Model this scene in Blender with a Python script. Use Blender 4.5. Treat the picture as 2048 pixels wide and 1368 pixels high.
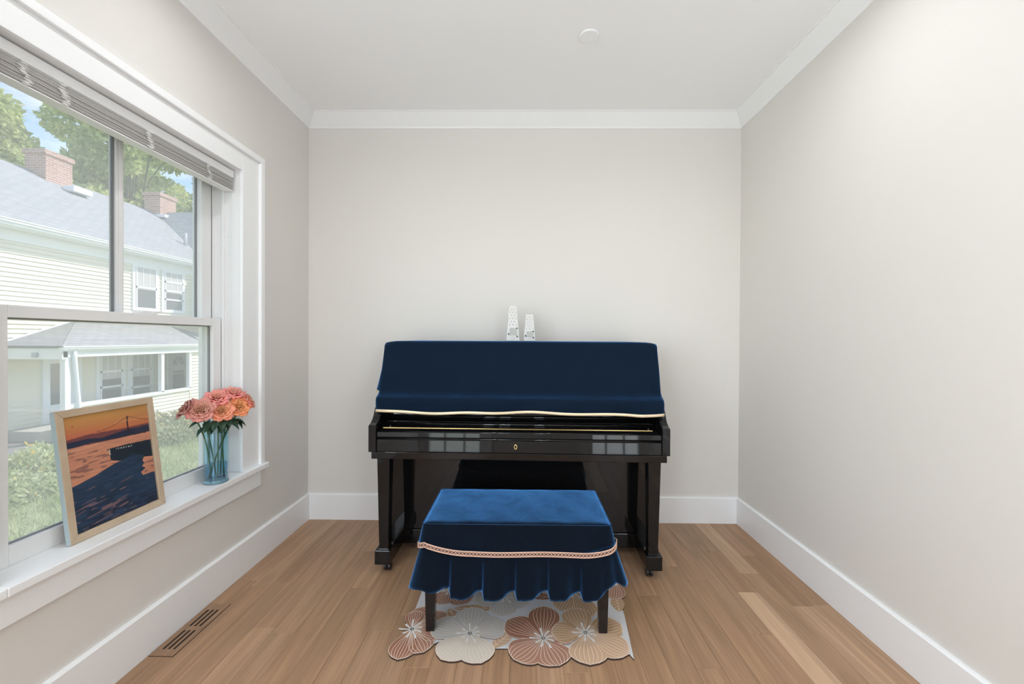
import bpy, math, random
import numpy as np
from mathutils import Vector, Matrix, Euler

for o in list(bpy.data.objects):
    bpy.data.objects.remove(o)
S = bpy.context.scene
COL = S.collection
R = math.radians
PI = math.pi

# ------------------------------------------------------------------ camera
FPX = 852.0                                   # focal length in pixels of the 2048 x 1368 frame
CAM_H, YAW, PITCH, ROLL, SHX = 1.1739, R(0.636), R(-0.457), R(0.324), 12.67
fw = Vector((-math.sin(YAW), math.cos(YAW), 0)); rt = Vector((math.cos(YAW), math.sin(YAW), 0)); up = Vector((0, 0, 1))
fw, up = math.cos(PITCH) * fw + math.sin(PITCH) * up, math.cos(PITCH) * up - math.sin(PITCH) * fw
rt, up = math.cos(ROLL) * rt + math.sin(ROLL) * up, math.cos(ROLL) * up - math.sin(ROLL) * rt
cd = bpy.data.cameras.new('camera'); cam = bpy.data.objects.new('camera', cd); COL.objects.link(cam)
cd.sensor_width = 36.0; cd.lens = FPX / 2048 * 36.0; cd.shift_x = -SHX / 2048
cd.clip_start = 0.02; cd.clip_end = 300
M = Matrix((rt, up, -fw)).transposed().to_4x4(); M.translation = (0, 0, CAM_H); cam.matrix_world = M
S.camera = cam

def ray(px, py):
    return (px - 1024 - SHX) / FPX * rt - (py - 684) / FPX * up + fw
def on_z(px, py, z):                          # pixel -> point on a horizontal surface
    d = ray(px, py); t = (z - CAM_H) / d.z
    return Vector((0, 0, CAM_H)) + t * d
def on_x(px, py, x):
    d = ray(px, py); t = x / d.x
    return Vector((0, 0, CAM_H)) + t * d

# ------------------------------------------------------------------ exposure, world, sun, window daylight, added side fill
S.view_settings.view_transform = 'Standard'; S.view_settings.look = 'None'
S.view_settings.exposure = 0.28; S.view_settings.gamma = 1.0; S.view_settings.use_curve_mapping = False
S.cycles.max_bounces = 12; S.cycles.diffuse_bounces = 8; S.cycles.transmission_bounces = 12; S.cycles.transparent_max_bounces = 24
S.cycles.sample_clamp_indirect = 6.0; S.cycles.caustics_refractive = False; S.cycles.caustics_reflective = False

SKY_STRENGTH, SUN_STRENGTH = 0.26, 3.8
REAR_WINDOW_W, ADDED_FILL_W, DOWNLIGHT_W = 15.5, 27.5, 2.9
W = bpy.data.worlds.new('sky'); S.world = W; W.use_nodes = True
nt = W.node_tree; nt.nodes.clear()
def N(nt, t, **k):
    n = nt.nodes.new(t)
    for a, b in k.items():
        if a == 'i':
            for kk, vv in b.items(): n.inputs[kk].default_value = vv
        else: setattr(n, a, b)
    return n
wo = N(nt, 'ShaderNodeOutputWorld'); bg = N(nt, 'ShaderNodeBackground', i={'Strength': SKY_STRENGTH})
sky = N(nt, 'ShaderNodeTexSky', sky_type='NISHITA'); sky.sun_disc = False
sky.sun_elevation = R(48); sky.sun_rotation = R(50); sky.air_density = 1.0; sky.dust_density = 0.4
tc = N(nt, 'ShaderNodeTexCoord'); mp = N(nt, 'ShaderNodeMapping'); mp.inputs['Scale'].default_value = (1, 1, 2.2)
no = N(nt, 'ShaderNodeTexNoise', i={'Scale': 3.2, 'Detail': 7.0, 'Roughness': 0.6})
rp = N(nt, 'ShaderNodeValToRGB'); rp.color_ramp.elements[0].position = .50; rp.color_ramp.elements[1].position = .68
mx = N(nt, 'ShaderNodeMix', data_type='RGBA'); mx.inputs['B'].default_value = (5.2, 5.4, 5.7, 1)
nt.links.new(tc.outputs['Generated'], mp.inputs['Vector']); nt.links.new(mp.outputs[0], no.inputs['Vector'])
nt.links.new(no.outputs['Fac'], rp.inputs[0]); nt.links.new(rp.outputs[0], mx.inputs['Factor'])
nt.links.new(sky.outputs[0], mx.inputs['A']); nt.links.new(mx.outputs['Result'], bg.inputs[0]); nt.links.new(bg.outputs[0], wo.inputs[0])

sd = bpy.data.lights.new('sun', 'SUN'); sd.energy = SUN_STRENGTH; sd.angle = R(0.55); sd.color = (1, .97, .90)
so = bpy.data.objects.new('sun', sd); COL.objects.link(so)
so.rotation_euler = Vector((-.55, -.46, -.76)).to_track_quat('-Z', 'Y').to_euler()

ROOM_L, ROOM_R, ROOM_B, ROOM_N, CEIL = -1.3883, 1.3837, 2.74, -1.0, 2.60
REAR_WINDOWS = [(-1.32, -.60), (.66, 1.30)]   # x ranges of the two windows behind the camera
RW_Z0, RW_Z1 = .08, 2.05
for (a, b) in REAR_WINDOWS:                   # sky seen through the upper panes, dim ground through the lowest ones
    for za, zb, wt in ((.74, RW_Z1, REAR_WINDOW_W), (RW_Z0, .70, 3.2)):
        ld = bpy.data.lights.new('rear_daylight', 'AREA'); ld.shape = 'RECTANGLE'; ld.size = b - a - .06; ld.size_y = zb - za - .04
        ld.energy = wt; ld.color = (.86, .94, 1.0)
        lo = bpy.data.objects.new('rear_daylight', ld); COL.objects.link(lo)
        lo.location = ((a + b) / 2, ROOM_N - .10, (za + zb) / 2)
        lo.rotation_euler = Vector((0, 1, 0)).to_track_quat('-Z', 'Y').to_euler()

SIDE_WINDOW = (-.80, .42, .52, 1.98)          # unseen window added in the left wall to brighten the right wall: y0, y1, z0, z1
ld = bpy.data.lights.new('added_side_fill', 'AREA'); ld.shape = 'RECTANGLE'; ld.size = 1.14; ld.size_y = 1.38; ld.energy = ADDED_FILL_W; ld.color = (.90, .96, 1.0)  # fill lamp added in the unseen window, evens out the right wall
lo = bpy.data.objects.new('added_side_fill', ld); COL.objects.link(lo); lo.location = (ROOM_L - .12, (SIDE_WINDOW[0] + SIDE_WINDOW[1]) / 2, 1.25)
lo.rotation_euler = Vector((1, 0, 0)).to_track_quat('-Z', 'Y').to_euler()

# ------------------------------------------------------------------ materials
MATS = {}
def srgb(r, g, b):
    f = lambda c: (c / 255 / 12.92) if c / 255 <= .04045 else ((c / 255 + .055) / 1.055) ** 2.4
    return (f(r), f(g), f(b))
def pmat(name, col, rough=.5, metal=0., spec=.5, **k):
    m = bpy.data.materials.new(name); m.use_nodes = True
    b = m.node_tree.nodes['Principled BSDF']
    b.inputs['Base Color'].default_value = (*col[:3], 1); b.inputs['Roughness'].default_value = rough
    b.inputs['Metallic'].default_value = metal; b.inputs['Specular IOR Level'].default_value = spec
    for kk, v in k.items():
        b.inputs[kk.replace('_', ' ')].default_value = v
    MATS[name] = m
    return m
def bsdf(m): return m.node_tree.nodes['Principled BSDF']
def noise_bump(m, scale, dist, detail=4, strength=.3, coord='Object', vec=(1, 1, 1)):
    t = m.node_tree
    c = N(t, 'ShaderNodeTexCoord'); mp = N(t, 'ShaderNodeMapping'); mp.inputs['Scale'].default_value = vec
    n = N(t, 'ShaderNodeTexNoise', i={'Scale': scale, 'Detail': detail})
    b = N(t, 'ShaderNodeBump', i={'Strength': strength, 'Distance': dist})
    t.links.new(c.outputs[coord], mp.inputs[0]); t.links.new(mp.outputs[0], n.inputs['Vector'])
    t.links.new(n.outputs['Fac'], b.inputs['Height']); t.links.new(b.outputs[0], bsdf(m).inputs['Normal'])
    return n
def noise_color(m, scale, c1, c2, lo=.35, hi=.65, detail=5, vec=(1, 1, 1), coord='Object', inp='Base Color'):
    t = m.node_tree
    c = N(t, 'ShaderNodeTexCoord'); mp = N(t, 'ShaderNodeMapping'); mp.inputs['Scale'].default_value = vec
    n = N(t, 'ShaderNodeTexNoise', i={'Scale': scale, 'Detail': detail})
    r = N(t, 'ShaderNodeValToRGB'); r.color_ramp.elements[0].position = lo; r.color_ramp.elements[1].position = hi
    r.color_ramp.elements[0].color = (*c1, 1); r.color_ramp.elements[1].color = (*c2, 1)
    t.links.new(c.outputs[coord], mp.inputs[0]); t.links.new(mp.outputs[0], n.inputs['Vector'])
    t.links.new(n.outputs['Fac'], r.inputs[0]); t.links.new(r.outputs[0], bsdf(m).inputs[inp])
    return r

wallp = pmat('wall_paint', (.735, .717, .688), .62, spec=.3); noise_bump(wallp, 260, .0006, 2, .25)
pmat('ceiling_paint', (.93, .945, .965), .7, spec=.25); noise_bump(MATS['ceiling_paint'], 200, .0006, 2, .2)
pmat('trim_white', (.875, .89, .905), .32, spec=.45)
pmat('sash_white', (.80, .805, .81), .35, spec=.4)
pmat('gasket', (.20, .20, .21), .5)
pmat('subfloor', (.05, .035, .025), .8)
pmat('slot_black', (.012, .008, .008), .8)
pmat('slat_grey', (.60, .59, .575), .45)
pmat('cord_white', (.86, .86, .85), .7)
pmat('bead_plastic', (.80, .80, .80), .3)

# oak boards: colour per board (object colour), grain along the board
oak = pmat('oak_board', (.4, .25, .15), .42, spec=.35)
t = oak.node_tree
oi = N(t, 'ShaderNodeObjectInfo'); c = N(t, 'ShaderNodeTexCoord')
ad = N(t, 'ShaderNodeVectorMath', operation='ADD'); cx = N(t, 'ShaderNodeCombineXYZ')
mlt = N(t, 'ShaderNodeMath', operation='MULTIPLY'); mlt.inputs[1].default_value = 37.0
t.links.new(oi.outputs['Random'], mlt.inputs[0]); t.links.new(mlt.outputs[0], cx.inputs[0]); t.links.new(mlt.outputs[0], cx.inputs[1])
t.links.new(c.outputs['Object'], ad.inputs[0]); t.links.new(cx.outputs[0], ad.inputs[1])
mpa = N(t, 'ShaderNodeMapping'); mpa.inputs['Scale'].default_value = (95, 2.6, 1)
na = N(t, 'ShaderNodeTexNoise', i={'Scale': 1.0, 'Detail': 5.0, 'Roughness': .6})
mpb = N(t, 'ShaderNodeMapping'); mpb.inputs['Scale'].default_value = (13, .8, 1)
nb = N(t, 'ShaderNodeTexNoise', i={'Scale': 1.0, 'Detail': 2.0, 'Distortion': .6})
wm = N(t, 'ShaderNodeMath', operation='MULTIPLY'); wm.inputs[1].default_value = 22.0
sn = N(t, 'ShaderNodeMath', operation='SINE')
for a in (mpa, mpb): t.links.new(ad.outputs[0], a.inputs[0])
t.links.new(mpa.outputs[0], na.inputs['Vector']); t.links.new(mpb.outputs[0], nb.inputs['Vector'])
t.links.new(nb.outputs['Fac'], wm.inputs[0]); t.links.new(wm.outputs[0], sn.inputs[0])
mr1 = N(t, 'ShaderNodeMapRange', i={'From Min': .3, 'From Max': .7, 'To Min': .82, 'To Max': 1.12})
mr2 = N(t, 'ShaderNodeMapRange', i={'From Min': -1, 'From Max': 1, 'To Min': .90, 'To Max': 1.07})
t.links.new(na.outputs['Fac'], mr1.inputs[0]); t.links.new(sn.outputs[0], mr2.inputs[0])
mm = N(t, 'ShaderNodeMath', operation='MULTIPLY'); t.links.new(mr1.outputs[0], mm.inputs[0]); t.links.new(mr2.outputs[0], mm.inputs[1])
vm = N(t, 'ShaderNodeVectorMath', operation='SCALE'); t.links.new(oi.outputs['Color'], vm.inputs[0]); t.links.new(mm.outputs[0], vm.inputs['Scale'])
t.links.new(vm.outputs[0], bsdf(oak).inputs['Base Color'])
bp = N(t, 'ShaderNodeBump', i={'Strength': .12, 'Distance': .0008}); t.links.new(na.outputs['Fac'], bp.inputs['Height']); t.links.new(bp.outputs[0], bsdf(oak).inputs['Normal'])

# black polished lacquer, brass
pmat('piano_black', (.006, .006, .0065), .035, spec=.42)
pmat('piano_satin', (.012, .012, .013), .28, spec=.5)
pmat('brass', (.85, .62, .28), .22, 1.0)
pmat('caster_black', (.02, .02, .02), .4)
pmat('dark_brown', (.03, .018, .012), .4)
# velvets: dark pile, blue sheen at grazing angles
def velvet(name, base, sheen, w, pile=0.):
    m = pmat(name, base, .9, spec=.12, Sheen_Weight=w, Sheen_Roughness=.40)
    bsdf(m).inputs['Sheen Tint'].default_value = (*sheen, 1)
    noise_bump(m, 420, .0012, 2, .5)
    t = m.node_tree
    c = N(t, 'ShaderNodeTexCoord')
    n = N(t, 'ShaderNodeTexNoise', i={'Scale': 9.0, 'Detail': 6.0, 'Roughness': .7, 'Distortion': .8})
    r = N(t, 'ShaderNodeMapRange', i={'From Min': .3, 'From Max': .7, 'To Min': w * .45, 'To Max': w * 1.25})
    t.links.new(c.outputs['Object'], n.inputs['Vector']); t.links.new(n.outputs['Fac'], r.inputs[0]); t.links.new(r.outputs[0], bsdf(m).inputs['Sheen Weight'])
    if pile:                                  # long pile: a second, softer sheen lobe
        sh = N(t, 'ShaderNodeBsdfSheen', i={'Roughness': .38}); sh.inputs['Color'].default_value = (*[q * pile for q in sheen], 1)
        a_ = N(t, 'ShaderNodeAddShader'); o_ = t.nodes['Material Output']
        t.links.new(bsdf(m).outputs[0], a_.inputs[0]); t.links.new(sh.outputs[0], a_.inputs[1]); t.links.new(a_.outputs[0], o_.inputs[0])
    return m
velvet('velvet_navy', (.0030, .0100, .0235), (.07, .32, .85), .55, .22)
velvet('velvet_bench', (.0013, .0028, .0060), (.12, .42, 1.0), 1.0, .80)
pmat('gold_ribbon', (.80, .66, .46), .35, .35, spec=.6)
bm_ = pmat('braid', (.72, .47, .36), .55, .15)
pmat('braid_dark', (.10, .05, .04), .7)
pmat('bench_wood', (.008, .007, .007), .12, spec=.5)
# ornaments
pmat('porcelain', (.70, .70, .69), .3); pmat('ornament_grey', (.52, .52, .52), .4); pmat('ornament_panel', (.46, .46, .44), .35); pmat('clasp', (.05, .05, .05), .4)
# picture
fr = pmat('maple', (.66, .49, .32), .42); noise_color(fr, 1.0, (.50, .385, .27), (.58, .455, .33), vec=(30, 12, 12))
pmat('frame_edge', (.46, .56, .60), .4)
pr = pmat('print', (.5, .5, .5), .45, spec=.3)
at_ = N(pr.node_tree, 'ShaderNodeVertexColor', layer_name='Col'); pr.node_tree.links.new(at_.outputs[0], bsdf(pr).inputs['Base Color'])
def thin_glass(name, tint=(1, 1, 1), veil=0., gloss_rough=.0, ior=1.45, veilcol=(1, 1, 1)):
    m = bpy.data.materials.new(name); m.use_nodes = True; t = m.node_tree; t.nodes.clear()
    o = N(t, 'ShaderNodeOutputMaterial'); tr = N(t, 'ShaderNodeBsdfTransparent'); tr.inputs[0].default_value = (*tint, 1)
    gl = N(t, 'ShaderNodeBsdfGlossy', i={'Roughness': gloss_rough}); fz = N(t, 'ShaderNodeFresnel', i={'IOR': ior})
    geo = N(t, 'ShaderNodeNewGeometry'); io = N(t, 'ShaderNodeMapRange', i={'To Min': ior, 'To Max': 1 / ior}); t.links.new(geo.outputs['Backfacing'], io.inputs[0]); t.links.new(io.outputs[0], fz.inputs['IOR'])
    mx = N(t, 'ShaderNodeMixShader'); t.links.new(fz.outputs[0], mx.inputs[0])
    if veil > 0:
        df = N(t, 'ShaderNodeBsdfDiffuse'); df.inputs[0].default_value = (*veilcol, 1)
        tl = N(t, 'ShaderNodeBsdfTranslucent'); tl.inputs[0].default_value = (*veilcol, 1)
        m1 = N(t, 'ShaderNodeMixShader'); m1.inputs[0].default_value = .75
        t.links.new(df.outputs[0], m1.inputs[1]); t.links.new(tl.outputs[0], m1.inputs[2])
        m2 = N(t, 'ShaderNodeMixShader'); m2.inputs[0].default_value = veil
        t.links.new(tr.outputs[0], m2.inputs[1]); t.links.new(m1.outputs[0], m2.inputs[2]); t.links.new(m2.outputs[0], mx.inputs[1])
    else: t.links.new(tr.outputs[0], mx.inputs[1])
    t.links.new(gl.outputs[0], mx.inputs[2]); t.links.new(mx.outputs[0], o.inputs[0]); MATS[name] = m
    return m
thin_glass('window_glass', (1, 1, 1), .22)  # whitish film mixed into the panes imitates glare and screen haze outdoors
thin_glass('clear_glass', (1, 1, 1), 0)
thin_glass('picture_glass', (1, 1, 1), 0, .02)
thin_glass('vase_glass', (.83, .945, .985))
vg = pmat('vase_base', (.45, .75, .88), .01, Transmission_Weight=1.0, IOR=1.45)
thin_glass('water', (.66, .84, .93), ior=1.33)
# flowers
def leafmat(name, col, rough=.5, trans=.3):
    m = bpy.data.materials.new(name); m.use_nodes = True; t = m.node_tree; b = bsdf(m)
    b.inputs['Base Color'].default_value = (*col, 1); b.inputs['Roughness'].default_value = rough
    o = t.nodes['Material Output']; tl = N(t, 'ShaderNodeBsdfTranslucent'); tl.inputs[0].default_value = (*col, 1)
    mx = N(t, 'ShaderNodeMixShader'); mx.inputs[0].default_value = trans
    t.links.new(b.outputs[0], mx.inputs[1]); t.links.new(tl.outputs[0], mx.inputs[2]); t.links.new(mx.outputs[0], o.inputs[0])
    MATS[name] = m
    return m, tl
pm, ptl = leafmat('rose_petal', (.8, .35, .22), .55, .3)
t = pm.node_tree; oi = N(t, 'ShaderNodeObjectInfo')
t.links.new(oi.outputs['Color'], bsdf(pm).inputs['Base Color']); t.links.new(oi.outputs['Color'], ptl.inputs[0])
leafmat('rose_leaf', (.030, .085, .045), .4, .2)
leafmat('rose_stem', (.06, .13, .05), .5, .05)
# exterior
pmat('siding_cream', (.80, .765, .65), .6, spec=.3)
pmat('house_white', (.84, .86, .88), .5, spec=.3)
rf = pmat('roof_shingle', (.5, .5, .52), .9, spec=.2)
def shingles(m, c1, c2, mort):
    t = m.node_tree; c = N(t, 'ShaderNodeTexCoord'); 
    b = N(t, 'ShaderNodeTexBrick'); b.inputs['Scale'].default_value = 1.0; b.inputs['Color1'].default_value = (*c1, 1); b.inputs['Color2'].default_value = (*c2, 1)
    b.inputs['Mortar'].default_value = (*mort, 1); b.inputs['Mortar Size'].default_value = .012; b.inputs['Brick Width'].default_value = .3; b.inputs['Row Height'].default_value = .14
    t.links.new(c.outputs['UV'], b.inputs['Vector']); t.links.new(b.outputs['Color'], bsdf(m).inputs['Base Color'])
    bp = N(t, 'ShaderNodeBump', i={'Strength': .5, 'Distance': .02}); t.links.new(b.outputs['Fac'], bp.inputs['Height']); bp.invert = True
    t.links.new(bp.outputs[0], bsdf(m).inputs['Normal'])
    return b
shingles(rf, (.36, .36, .375), (.43, .425, .43), (.25, .25, .27))
brk = pmat('chimney_brick', (.5, .25, .2), .85)
bb = shingles(brk, (.42, .20, .15), (.54, .30, .23), (.60, .52, .47)); bb.inputs['Brick Width'].default_value = .21; bb.inputs['Row Height'].default_value = .075; bb.inputs['Mortar Size'].default_value = .010
pmat('far_pane', (.16, .16, .17), .08, spec=.8); pmat('far_curtain', (.55, .53, .52), .8); pmat('pipe_grey', (.5, .5, .52), .6)
la = pmat('lawn_soil', (.25, .29, .12), .95, spec=.1); noise_color(la, 2.2, (.20, .27, .09), (.46, .48, .26))
pmat('asphalt', (.26, .25, .25), .9, spec=.2); noise_color(MATS['asphalt'], 6, (.22, .21, .21), (.33, .32, .31))
pmat('concrete', (.5, .48, .45), .9, spec=.2)
def foliage_mat(name, trans=.4):
    m, tl = leafmat(name, (.2, .3, .1), .6, trans); t = m.node_tree
    a = N(t, 'ShaderNodeVertexColor', layer_name='Col'); t.links.new(a.outputs[0], bsdf(m).inputs['Base Color']); t.links.new(a.outputs[0], tl.inputs[0])
foliage_mat('foliage', .45)
pmat('bark', (.12, .09, .065), .9); noise_bump(MATS['bark'], 14, .02, 4, .6)
em = bpy.data.materials.new('lamp_lens'); em.use_nodes = True; b = bsdf(em); b.inputs['Emission Color'].default_value = (1, .97, .93, 1); b.inputs['Emission Strength'].default_value = 6.0; MATS['lamp_lens'] = em
# floor mat print
for nm, c in (('mat_white', (206, 205, 208)), ('mat_brown', (152, 106, 86)), ('mat_brown_light', (166, 124, 106)), ('mat_tan', (182, 148, 116)), ('mat_tan_light', (196, 164, 136)),
              ('mat_grey', (186, 182, 178)), ('mat_cream', (206, 196, 184)), ('mat_line', (232, 214, 196)), ('mat_centre', (226, 224, 222)), ('mat_edge', (70, 55, 48))):
    pmat(nm, srgb(*c), .55, spec=.25)

# ------------------------------------------------------------------ mesh helpers
class MB:
    def __init__(s): s.v = []; s.f = []; s.m = []; s.mi = 0; s.uv = None
    def add(s, vs, fs):
        o = len(s.v); s.v += [tuple(v) for v in vs]; s.f += [tuple(o + i for i in f) for f in fs]; s.m += [s.mi] * len(fs); return s
    def box(s, x0, x1, y0, y1, z0, z1):
        v = [(x, y, z) for z in (z0, z1) for y in (y0, y1) for x in (x0, x1)]
        return s.add(v, [(0, 2, 3, 1), (4, 5, 7, 6), (0, 1, 5, 4), (2, 6, 7, 3), (0, 4, 6, 2), (1, 3, 7, 5)])
    def prism(s, poly, a, b, axis):           # 2D outline (counter-clockwise) pushed along axis from a to b
        def P(p, h):
            return {'x': (h, p[0], p[1]), 'y': (p[0], h, p[1]), 'z': (p[0], p[1], h)}[axis]
        n = len(poly); v = [P(p, a) for p in poly] + [P(p, b) for p in poly]
        fs = [tuple(range(n))[::-1], tuple(range(n, 2 * n))] + [(i, (i + 1) % n, n + (i + 1) % n, n + i) for i in range(n)]
        return s.add(v, fs)
    def taper(s, r0, z0, r1, z1):             # frustum between two rectangles (x0,x1,y0,y1)
        v = [(x, y, z) for r, z in ((r0, z0), (r1, z1)) for y in r[2:] for x in r[:2]]
        return s.add(v, [(0, 2, 3, 1), (4, 5, 7, 6), (0, 1, 5, 4), (2, 6, 7, 3), (0, 4, 6, 2), (1, 3, 7, 5)])
    def tube(s, pts, r, n=8, close=False):
        pts = [Vector(p) for p in pts]; k = len(pts); rr = r if isinstance(r, (list, tuple)) else [r] * k
        vs = []; prev = None
        for i, p in enumerate(pts):
            d = (pts[(i + 1) % k] - pts[i - 1]) if close else (pts[min(i + 1, k - 1)] - pts[max(i - 1, 0)])
            d.normalize()
            a = Vector((0, 0, 1)) if prev is None else prev
            if abs(a.dot(d)) > .95: a = Vector((1, 0, 0)) if abs(d.x) < .9 else Vector((0, 1, 0))
            e = (a - d * a.dot(d)).normalized(); prev = e; g = d.cross(e)
            vs += [p + rr[i] * (math.cos(2 * PI * j / n) * e + math.sin(2 * PI * j / n) * g) for j in range(n)]
        fs = [(i * n + j, i * n + (j + 1) % n, ((i + 1) % k) * n + (j + 1) % n, ((i + 1) % k) * n + j) for i in range(k if close else k - 1) for j in range(n)]
        if not close: fs += [tuple(range(n))[::-1], tuple((k - 1) * n + j for j in range(n))]
        return s.add(vs, fs)
    def lathe(s, prof, c=(0, 0, 0), n=32):
        vs = [(c[0] + r * math.cos(2 * PI * j / n), c[1] + r * math.sin(2 * PI * j / n), c[2] + z) for r, z in prof for j in range(n)]
        return s.add(vs, [(i * n + j, i * n + (j + 1) % n, (i + 1) * n + (j + 1) % n, (i + 1) * n + j) for i in range(len(prof) - 1) for j in range(n)]
                     + [tuple(range(n))[::-1], tuple((len(prof) - 1) * n + j for j in range(n))])
    def grid(s, fn, nu, nv, wrap=False):
        vs = [fn(i / (nu if wrap else nu), j / nv) for j in range(nv + 1) for i in range(nu if wrap else nu + 1)]
        k = nu if wrap else nu + 1
        fs = [(j * k + i, j * k + (i + 1) % k, (j + 1) * k + (i + 1) % k, (j + 1) * k + i) for j in range(nv) for i in range(nu)]
        return s.add(vs, fs)
    def build(s, name, mats, parent=None, smooth=False, bevel=0, solid=0, subsurf=0, seg=2):
        me = bpy.data.meshes.new(name); me.from_pydata(s.v, [], s.f)
        for m in (mats if isinstance(mats, (list, tuple)) else [mats]): me.materials.append(MATS[m])
        me.polygons.foreach_set('material_index', s.m)
        if smooth: me.polygons.foreach_set('use_smooth', [True] * len(s.f))
        me.validate(); me.update()
        o = bpy.data.objects.new(name, me); COL.objects.link(o)
        if parent: o.parent = parent
        if solid:
            q = o.modifiers.new('thick', 'SOLIDIFY'); q.thickness = solid; q.offset = 0
        if bevel:
            q = o.modifiers.new('bevel', 'BEVEL'); q.width = bevel; q.segments = seg; q.limit_method = 'ANGLE'; q.angle_limit = R(40); q.harden_normals = False
        if subsurf:
            q = o.modifiers.new('sub', 'SUBSURF'); q.levels = subsurf; q.render_levels = subsurf
        return o
def box(name, mat, parent, x0, x1, y0, y1, z0, z1, bevel=0):
    return MB().box(min(x0, x1), max(x0, x1), min(y0, y1), max(y0, y1), min(z0, z1), max(z0, z1)).build(name, mat, parent, bevel=bevel)
def thing(name, label, cat, loc=(0, 0, 0), rz=0, group=None):
    o = bpy.data.objects.new(name, None); COL.objects.link(o); o.empty_display_size = .1
    o.location = loc; o.rotation_euler = (0, 0, rz); return tag(o, label, cat, group)
def tag(o, label, cat, group=None):
    o['label'] = label; o['category'] = cat
    if group: o['group'] = group
    return o
def structure(o, label=None, cat=None):
    o['kind'] = 'structure'
    if label: o['label'] = label
    if cat: o['category'] = cat
    return o
def sroot(name, label, cat):
    o = bpy.data.objects.new(name, None); COL.objects.link(o); return structure(o, label, cat)

# ------------------------------------------------------------------ the room
XL, XR, YB, YN = ROOM_L, ROOM_R, ROOM_B, ROOM_N
WT = .20
STOOL, HEADZ = .512, 1.985                    # window stool top, head of the opening
WY0, WY1 = 1.096, 2.067                        # window opening along the left wall
m = MB(); m.box(XL - WT, XR + WT, YN - WT, YB + WT, -.10, -.012)
floor = structure(m.build('floor', 'subfloor'), 'natural oak strip floor running toward the piano wall', 'floor')
m = MB(); m.box(XL - WT, XR + WT, YN - WT, YB + WT, CEIL, CEIL + .2)
structure(m.build('ceiling', 'ceiling_paint'), 'smooth white painted ceiling', 'ceiling')
m = MB(); m.box(XL, XR, YB, YB + WT, -.012, CEIL)
structure(m.build('wall_back', 'wall_paint'), 'warm off-white wall behind the piano', 'wall')
m = MB(); m.box(XR, XR + WT, YN - WT, YB + WT, -.012, CEIL)
structure(m.build('wall_right', 'wall_paint'), 'bare warm off-white wall on the right', 'wall')
m = MB()
q0, q1, q2, q3 = SIDE_WINDOW
m.box(XL - WT, XL, YN - WT, q0, -.012, CEIL); m.box(XL - WT, XL, q1, WY0 - .02, -.012, CEIL); m.box(XL - WT, XL, q0, q1, -.012, q2); m.box(XL - WT, XL, q0, q1, q3, CEIL); m.box(XL - WT, XL, WY1 + .02, YB + WT, -.012, CEIL)
m.box(XL - WT, XL, WY0 - .02, WY1 + .02, -.012, STOOL - .03); m.box(XL - WT, XL, WY0 - .02, WY1 + .02, HEADZ + .02, CEIL)
structure(m.build('wall_left', 'wall_paint'), 'warm off-white wall around the window', 'wall')
m = MB(); z0, z1 = RW_Z0, RW_Z1
xs = [XL] + [q for w in REAR_WINDOWS for q in w] + [XR]
for i in range(0, len(xs), 2): m.box(xs[i], xs[i + 1], YN - WT, YN, -.012, CEIL)
for a, b in REAR_WINDOWS:
    m.box(a, b, YN - WT, YN, -.012, z0); m.box(a, b, YN - WT, YN, z1, CEIL)
structure(m.build('wall_rear', 'wall_paint'), 'warm off-white wall behind the camera with two windows', 'wall')
for i, (a, b) in enumerate(REAR_WINDOWS):
    w = sroot('window_%d' % (i + 2), ['white grid window behind the camera on the left', 'white grid window behind the camera on the right'][i], 'window')
    m = MB(); f = .05
    m.box(a, a + f, YN - .08, YN, z0, z1); m.box(b - f, b, YN - .08, YN, z0, z1); m.box(a + f, b - f, YN - .08, YN, z0, z0 + f); m.box(a + f, b - f, YN - .08, YN, z1 - f, z1)
    m.build('frame', 'sash_white', w)
    for k in (1, 2): box('muntin', 'sash_white', w, a + (b - a) * k / 3 - .012, a + (b - a) * k / 3 + .012, YN - .07, YN - .03, z0 + f, z1 - f)
    for k in (1, 2, 3): box('glazing_bar', 'sash_white', w, a + f, b - f, YN - .068, YN - .032, z0 + (z1 - z0) * k / 4 - .012, z0 + (z1 - z0) * k / 4 + .012)
    c = .10; m = MB()
    m.box(a - c, a, YN, YN + .02, z0 - c, z1 + c); m.box(b, b + c, YN, YN + .02, z0 - c, z1 + c); m.box(a, b, YN, YN + .02, z1, z1 + c); m.box(a, b, YN, YN + .02, z0 - c, z0)
    m.build('casing', 'trim_white', w)

w = sroot('window_4', 'added unseen white window in the left wall beside the camera', 'window')  # unseen window added around the fill lamp
m = MB(); f = .045
m.box(XL - .09, XL, q0, q0 + f, q2, q3); m.box(XL - .09, XL, q1 - f, q1, q2, q3); m.box(XL - .09, XL, q0 + f, q1 - f, q2, q2 + f); m.box(XL - .09, XL, q0 + f, q1 - f, q3 - f, q3); m.build('frame', 'sash_white', w)
box('meeting_rail', 'sash_white', w, XL - .08, XL - .04, q0 + f, q1 - f, 1.22, 1.26)
c = .11; m = MB(); m.box(XL, XL + .018, q0 - c, q0, q2 - c, q3 + c); m.box(XL, XL + .018, q1, q1 + c, q2 - c, q3 + c); m.box(XL, XL + .018, q0, q1, q3, q3 + c); m.box(XL, XL + .018, q0, q1, q2 - c, q2); m.build('casing', 'trim_white', w)

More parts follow.
